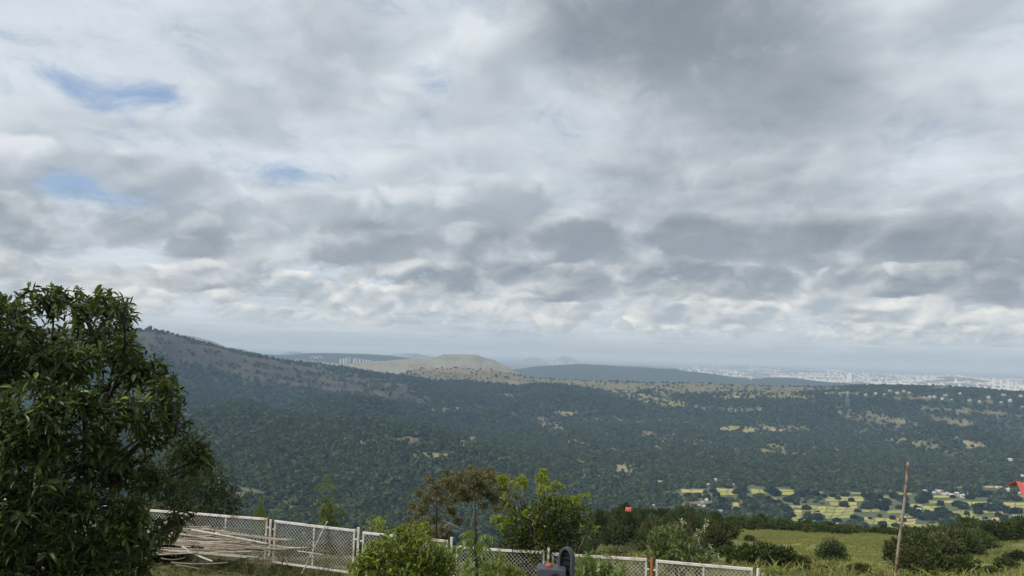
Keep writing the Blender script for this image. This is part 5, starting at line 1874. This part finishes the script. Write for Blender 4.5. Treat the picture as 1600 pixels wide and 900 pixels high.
# ------------------------------------------------------------------ weeds and grass
def tufts(name, P, h, mat, label, blades=5):
    n = len(P)
    PP = np.repeat(P, blades, 0)
    k = len(PP)
    PP = PP + np.concatenate([rng.normal(size=(k, 2)) * 0.3 * np.repeat(h, blades)[:, None], np.zeros((k, 1))], 1)
    PP[:, 2] = H(PP[:, 0], PP[:, 1]) - 0.01
    d = unit(np.concatenate([rng.normal(size=(k, 2)) * 0.45, np.ones((k, 1))], 1))
    L = np.repeat(h, blades)[:, None] * rng.uniform(0.5, 1.3, (k, 1))
    w = unit(np.cross(d, rand_dirs(k))) * L * 0.05
    tip = PP + d * L + np.concatenate([rng.normal(size=(k, 2)) * 0.35, -np.abs(rng.normal(size=(k, 1))) * 0.25], 1) * L
    mid = PP + d * L * 0.55
    V = np.stack([PP - w, PP + w, mid + w * 0.8, tip, mid - w * 0.8], 1).reshape(-1, 3)
    i = np.arange(k)[:, None] * 5
    o = link_mesh(name, np_mesh(name, V, [i + [0, 1, 2, 4], i + [4, 2, 3]]), mat)
    tag(o, label, None, None, 'stuff')


M['grass'] = mat_leaf("grass", (0.075, 0.105, 0.030), (0.135, 0.145, 0.045), (0.22, 0.17, 0.09), 0.25, 0.3, 0.7, 0.15)
M['grass_dry'] = mat_leaf("grass_dry", (0.155, 0.180, 0.055), (0.225, 0.235, 0.080), (0.20, 0.155, 0.085), 0.22, 0.3, 0.8, 0.1)


def build_grass():
    n = 16000
    a, r = rng.uniform(R(-34), R(34), n), np.sqrt(rng.uniform(13.0 ** 2, 25.0 ** 2, n))
    x, y = r * np.sin(a), r * np.cos(a)
    k = fbm(x / 1.6, y / 1.6, 3) < 0.12
    x, y = x[k], y[k]
    tufts("yard_grass", np.stack([x, y, H(x, y)], -1), rng.uniform(0.06, 0.24, len(x)), M['grass'], 'short green and dry grass covering the yard', 7)
    n = 60000
    a, r = rng.uniform(R(7), R(36), n), np.sqrt(rng.uniform(27.0 ** 2, 165.0 ** 2, n))
    x, y = r * np.sin(a), r * np.cos(a)
    k = fbm(x / 9, y / 9, 3) < 0.25
    x, y = x[k], y[k]
    tufts("field_grass", np.stack([x, y, H(x, y)], -1), rng.uniform(0.18, 0.5, len(x)), M['grass_dry'], 'tall yellow green grass on the near hill field', 6)


build_grass()


def build_weeds():
    r = np.random.RandomState(17)
    for i in range(26):
        x = r.uniform(400, 560) if i < 18 else r.uniform(300, 420)
        y = r.uniform(868, 905)
        p = on_plane(x, y, 0.0)
        p[2] = H(p[0], p[1])
        h = r.uniform(0.35, 1.0)
        o = empty("weed", p, 'thin stalked weed standing in the yard grass', 'weed', 'weeds in the yard grass')
        paths = [(curve_pts((r.normal() * 0.03, r.normal() * 0.03, -0.05), (r.normal() * 0.12, r.normal() * 0.12, h * r.uniform(0.7, 1)), 0, 5, 0.02), np.linspace(0.009, 0.003, 5)) for k in range(3)]
        V, F = tubes(paths, 4)
        link_mesh("stalk", np_mesh("stalk", V, F, smooth=True), M['bamboo'][1], o)
        n = 34
        q = [paths[j % 3][0][1 + (j // 3) % 4] for j in range(n)]
        P = np.array(q) + r.normal(size=(n, 3)) * 0.03
        V, F = leaf_quads(P, rand_dirs(n, 0.3), r.uniform(0.04, 0.10, n), r.uniform(0.015, 0.035, n))
        link_mesh("foliage", np_mesh("foliage", V, F), M['grass'], o)


build_weeds()


# ------------------------------------------------------------------ red-roofed huts
M['red_roof'] = mat_plain("red_roof", (0.50, 0.085, 0.06), 0.6, (0.36, 0.10, 0.08), 1.5, 0.4)


def corrugated(A, B, C, D, n, amp):
    """sheet between edges A-B (ridge) and D-C (eave), waves running down the slope"""
    A, B, C, D = (np.asarray(v, float) for v in (A, B, C, D))
    N = unit(np.cross(B - A, D - A)[None])[0]
    if N[2] < 0:
        N = -N
    V = []
    for k in range(n + 1):
        u = k / n
        w = N * amp * math.cos(k * math.pi * 0.5)
        for q in (A + (B - A) * u + w, D + (C - D) * u + w):
            V += [q, q - N * 0.02]
    F = []
    for k in range(n):
        o = k * 4
        F += [(o, o + 2, o + 6, o + 4), (o + 1, o + 5, o + 7, o + 3), (o, o + 4, o + 5, o + 1), (o + 2, o + 3, o + 7, o + 6)]
    F += [(0, 1, 3, 2), (n * 4, n * 4 + 2, n * 4 + 3, n * 4 + 1)]
    return V, F


def build_huts():
    d = 23.0
    rl = at(1587.5, 752.5, d)
    gz = float(H(rl[0], rl[1]))
    org = np.array((rl[0], rl[1], gz))
    h = rl[2] - gz
    o = empty("hut", org, 'hut with red corrugated roof cut off by the right edge', 'hut')
    fl = at(1604, 790, d - 1.7) - org
    run = np.array((fl[1] * -1, 0, 0))
    ex = np.array((4.6, 0.4, 0))
    R0, R1 = np.array((0, 0, h)), np.array((0, 0, h)) + ex
    E0 = np.array((fl[0], fl[1], fl[2]))
    E1 = E0 + ex
    Bk0, Bk1 = np.array((-fl[0], -fl[1], fl[2])), np.array((-fl[0], -fl[1], fl[2])) + ex
    V, F = corrugated(R0, R1, E1, E0, 60, 0.02)
    b = MB().add(V, F)
    V, F = corrugated(R0, R1, Bk1, Bk0, 60, 0.02)
    b.add(V, F)
    b.build("roof", M['red_roof'], o)
    w = MB()
    ins = lambda p, z: np.array((p[0] * 0.85 + 1.3, p[1] * 0.85, z))
    q = [ins(E0, -0.3), ins(E1, -0.3) - (0.4, 0, 0), ins(Bk1, -0.3) - (0.4, 0, 0), ins(Bk0, -0.3)]
    t = [np.array((p[0], p[1], fl[2] + 0.10)) for p in q]
    w.add([*q, *t], [(0, 1, 5, 4), (1, 2, 6, 5), (2, 3, 7, 6), (3, 0, 4, 7)])
    w.build("wall", M['white_wall'], o)
    # small hut half hidden by the bushes on the brow
    best = None
    for d in np.arange(95, 170, 2.0):
        p = at(981.5, 794.5, d)
        e = abs(p[2] - float(H(p[0], p[1])) - 2.3)
        if best is None or e < best[0]:
            best = (e, d)
    d = best[1]
    p = at(981.5, 800, d)
    g = float(H(p[0], p[1]))
    o = empty("hut", (p[0], p[1], g), 'tiny hut with bright red roof among the bushes on the brow', 'hut')
    hz = at(981.5, 794.5, d)[2] - g
    w_ = 8.5 * d / FPX
    MB().box(0, 0, -0.5, w_ * 0.86, 1.0, hz + 0.05).build("wall", M['brown_roof'], o)
    V, F = corrugated((-w_ / 2, 0.55, hz + 0.1), (w_ / 2, 0.55, hz + 0.1), (w_ / 2, -0.6, hz - 0.62), (-w_ / 2, -0.6, hz - 0.62), 14, 0.02)
    MB().add(V, F).build("roof", M['red_roof'], o)
    o.rotation_euler = (0, 0, -math.atan2(p[0], p[1]))
    for x, y, w in ((974, 800, 1.3), (982, 801.5, 1.4), (990, 800, 1.4)):
        q = at(x, 830, d - 4.5)
        q[2] = H(q[0], q[1]) - 0.3
        b = link_mesh("bush", bpy.data.meshes["bush_leaves"])
        b.location = q
        b.scale = (w, w, (at(x, y, d - 4.5)[2] - q[2]) / 1.1)
        tag(b, 'dark green bush right in front of the tiny red roofed hut', 'bush', 'bushes before the tiny hut')


build_huts()


# ------------------------------------------------------------------ the grey clamp at the bottom edge, on its post, and the terrace it stands on
def build_clamp():
    TZ = EYE - 1.55
    b = MB().box(0, -0.6, TZ - 0.16, 8.0, 5.0, 0.16)
    t = b.build("terrace", mat_plain("concrete", (0.36, 0.35, 0.33), 0.9, (0.26, 0.25, 0.24), 2.0, 0.5))
    t['kind'] = 'structure'
    w = MB().box(0, -0.7, -0.3, 7.6, 4.6, TZ - 0.165 + 0.3).build("terrace_wall", M['cream_wall'])
    w['kind'] = 'structure'
    grey = mat_plain("clamp_grey", (0.055, 0.058, 0.068), 0.5, (0.04, 0.042, 0.05), 30, 0.5)
    black = mat_plain("rubber_and_hole_black", (0.012, 0.012, 0.015), 0.7, (0.02, 0.02, 0.022), 30, 0.5)
    orange = mat_plain("knob_orange", (0.30, 0.085, 0.035), 0.6, (0.3, 0.08, 0.03), 30, 0.5)
    d = 1.45
    k = d / FPX
    c = at(866, 885, d)
    o = empty("clamp", (c[0], c[1], TZ), 'dark grey plastic clamp with ribbed black arch and orange knob at the bottom edge', 'clamp')
    o.rotation_euler = (0, 0, -math.atan2(c[0], c[1]))
    cz = c[2] - TZ
    import bmesh

    def rounded(mb, bev):
        bm = bmesh.new()
        vs = [bm.verts.new(v) for v in mb.V]
        for fl in mb.F.values():
            for f in fl:
                bm.faces.new([vs[i] for i in f])
        bmesh.ops.recalc_face_normals(bm, faces=bm.faces)
        bmesh.ops.bevel(bm, geom=bm.edges[:], offset=bev, segments=3, affect='EDGES', profile=0.6)
        return bm

    def bm_obj(name, bm, mat):
        me = bpy.data.meshes.new(name)
        bm.to_mesh(me)
        bm.free()
        return link_mesh(name, me, mat, o)
    # body: x 840-883, y from 884 down
    bw = 44 * k
    bm_obj("body", rounded(MB().box(-4 * k, 0, cz - 40 * k, bw, 34 * k, 40 * k), 2.6 * k), grey)
    # black disc on its front: the shade inside a round hole, put in as colour
    th = np.linspace(0, 2 * np.pi, 28, endpoint=False)

    def disc(x, z, rad, y0, y1, mat, name, sx=1.0):
        V = [(x + math.cos(a) * rad * sx, y, z + math.sin(a) * rad) for y in (y0, y1) for a in th]
        n = len(th)
        F = [(i, (i + 1) % n, n + (i + 1) % n, n + i) for i in range(n)]
        MB().add(V, F + [tuple(range(n))[::-1], tuple(range(n, 2 * n))]).build(name, mat, o)
    disc(2 * k, cz - 14 * k, 8 * k, -17.6 * k, -10 * k, black, "socket")
    # knob on top
    zz = cz
    V, F = [], []
    n = 16
    prof = [(5.6, -0.5), (5.8, 1.6), (4.4, 3.6), (1.8, 4.6)]
    V = [(-8 * k + math.cos(a) * p[0] * k, math.sin(a) * p[0] * k, zz + p[1] * k) for p in prof for a in np.linspace(0, 2 * np.pi, n, endpoint=False)]
    F = [(i * n + j, i * n + (j + 1) % n, (i + 1) * n + (j + 1) % n, (i + 1) * n + j) for i in range(3) for j in range(n)] + [tuple(range(3 * n, 4 * n))]
    MB().add(V, F).build("knob", orange, o)
    # arch: a rounded plate turned to the left, with a hollow ribbed face
    h0, h1, wd, dp = -42 * k, 29.5 * k, 12.5 * k, 9 * k
    out = [(-wd, h0)] + [(-wd * math.cos(a), h1 - wd * 1.25 + wd * 1.25 * math.sin(a)) for a in np.linspace(0, np.pi, 15)] + [(wd, h0)]
    inn = [(x * 0.72, h0 + 30 * k if z <= h0 else (z - h1) * 0.93 + h1 - 4.0 * k) for x, z in out]
    n = len(out)
    # local frame: the face looks to -x' ; thickness along x'
    yaw = R(58)
    fx, fy = np.array((math.cos(yaw), math.sin(yaw), 0)), np.array((-math.sin(yaw), math.cos(yaw), 0))
    cx = np.array((18.5 * k, 2 * k, cz))

    def pt(dep, wdt, z):
        return cx + fx * dep + fy * wdt + np.array((0, 0, z))
    V = [pt(-dp / 2, x, z) for x, z in out] + [pt(dp / 2, x, z) for x, z in out] + [pt(-dp / 2, x, z) for x, z in inn] + [pt(dp * 0.2, x, z) for x, z in inn]
    F = []
    for i in range(n - 1):
        F += [(i, i + 1, n + i + 1, n + i), (i, 2 * n + i, 2 * n + i + 1, i + 1), (2 * n + i, 3 * n + i, 3 * n + i + 1, 2 * n + i + 1)]
    F += [(0, n, 2 * n - 1, n - 1), (0, n - 1, 3 * n - 1, 2 * n), (2 * n, 3 * n - 1, 4 * n - 1, 3 * n), tuple(range(n, 2 * n)), tuple(range(3 * n, 4 * n))]
    a = MB().add(V, F).build("arch", grey, o)
    bv = a.modifiers.new("edge", 'BEVEL')
    bv.width = 1.0 * k
    bv.segments = 2
    rb = MB()
    V = [pt(dp * 0.19, x, z) for x, z in inn] + [pt(dp * 0.17, x, z) for x, z in inn]
    rb.add(V, [tuple(range(n, 2 * n))[::-1], tuple(range(n))] + [(i, i + 1, n + i + 1, n + i) for i in range(n - 1)])
    for z in (3, 12, 20):
        rb.bar(pt(dp * 0.02, -wd * 0.66, z * k), pt(dp * 0.02, wd * 0.66, z * k), 1.5 * k, 2.2 * k)
    rb.build("pad", black, o)
    # post and foot
    MB().tube([(0, 0, 0.03), (0, 0, cz - 39 * k)], [0.014, 0.014], 12).tube([(0, 0, 0.002), (0, 0, 0.03)], [0.13, 0.12], 20).build("stand", grey, o)


build_clamp()
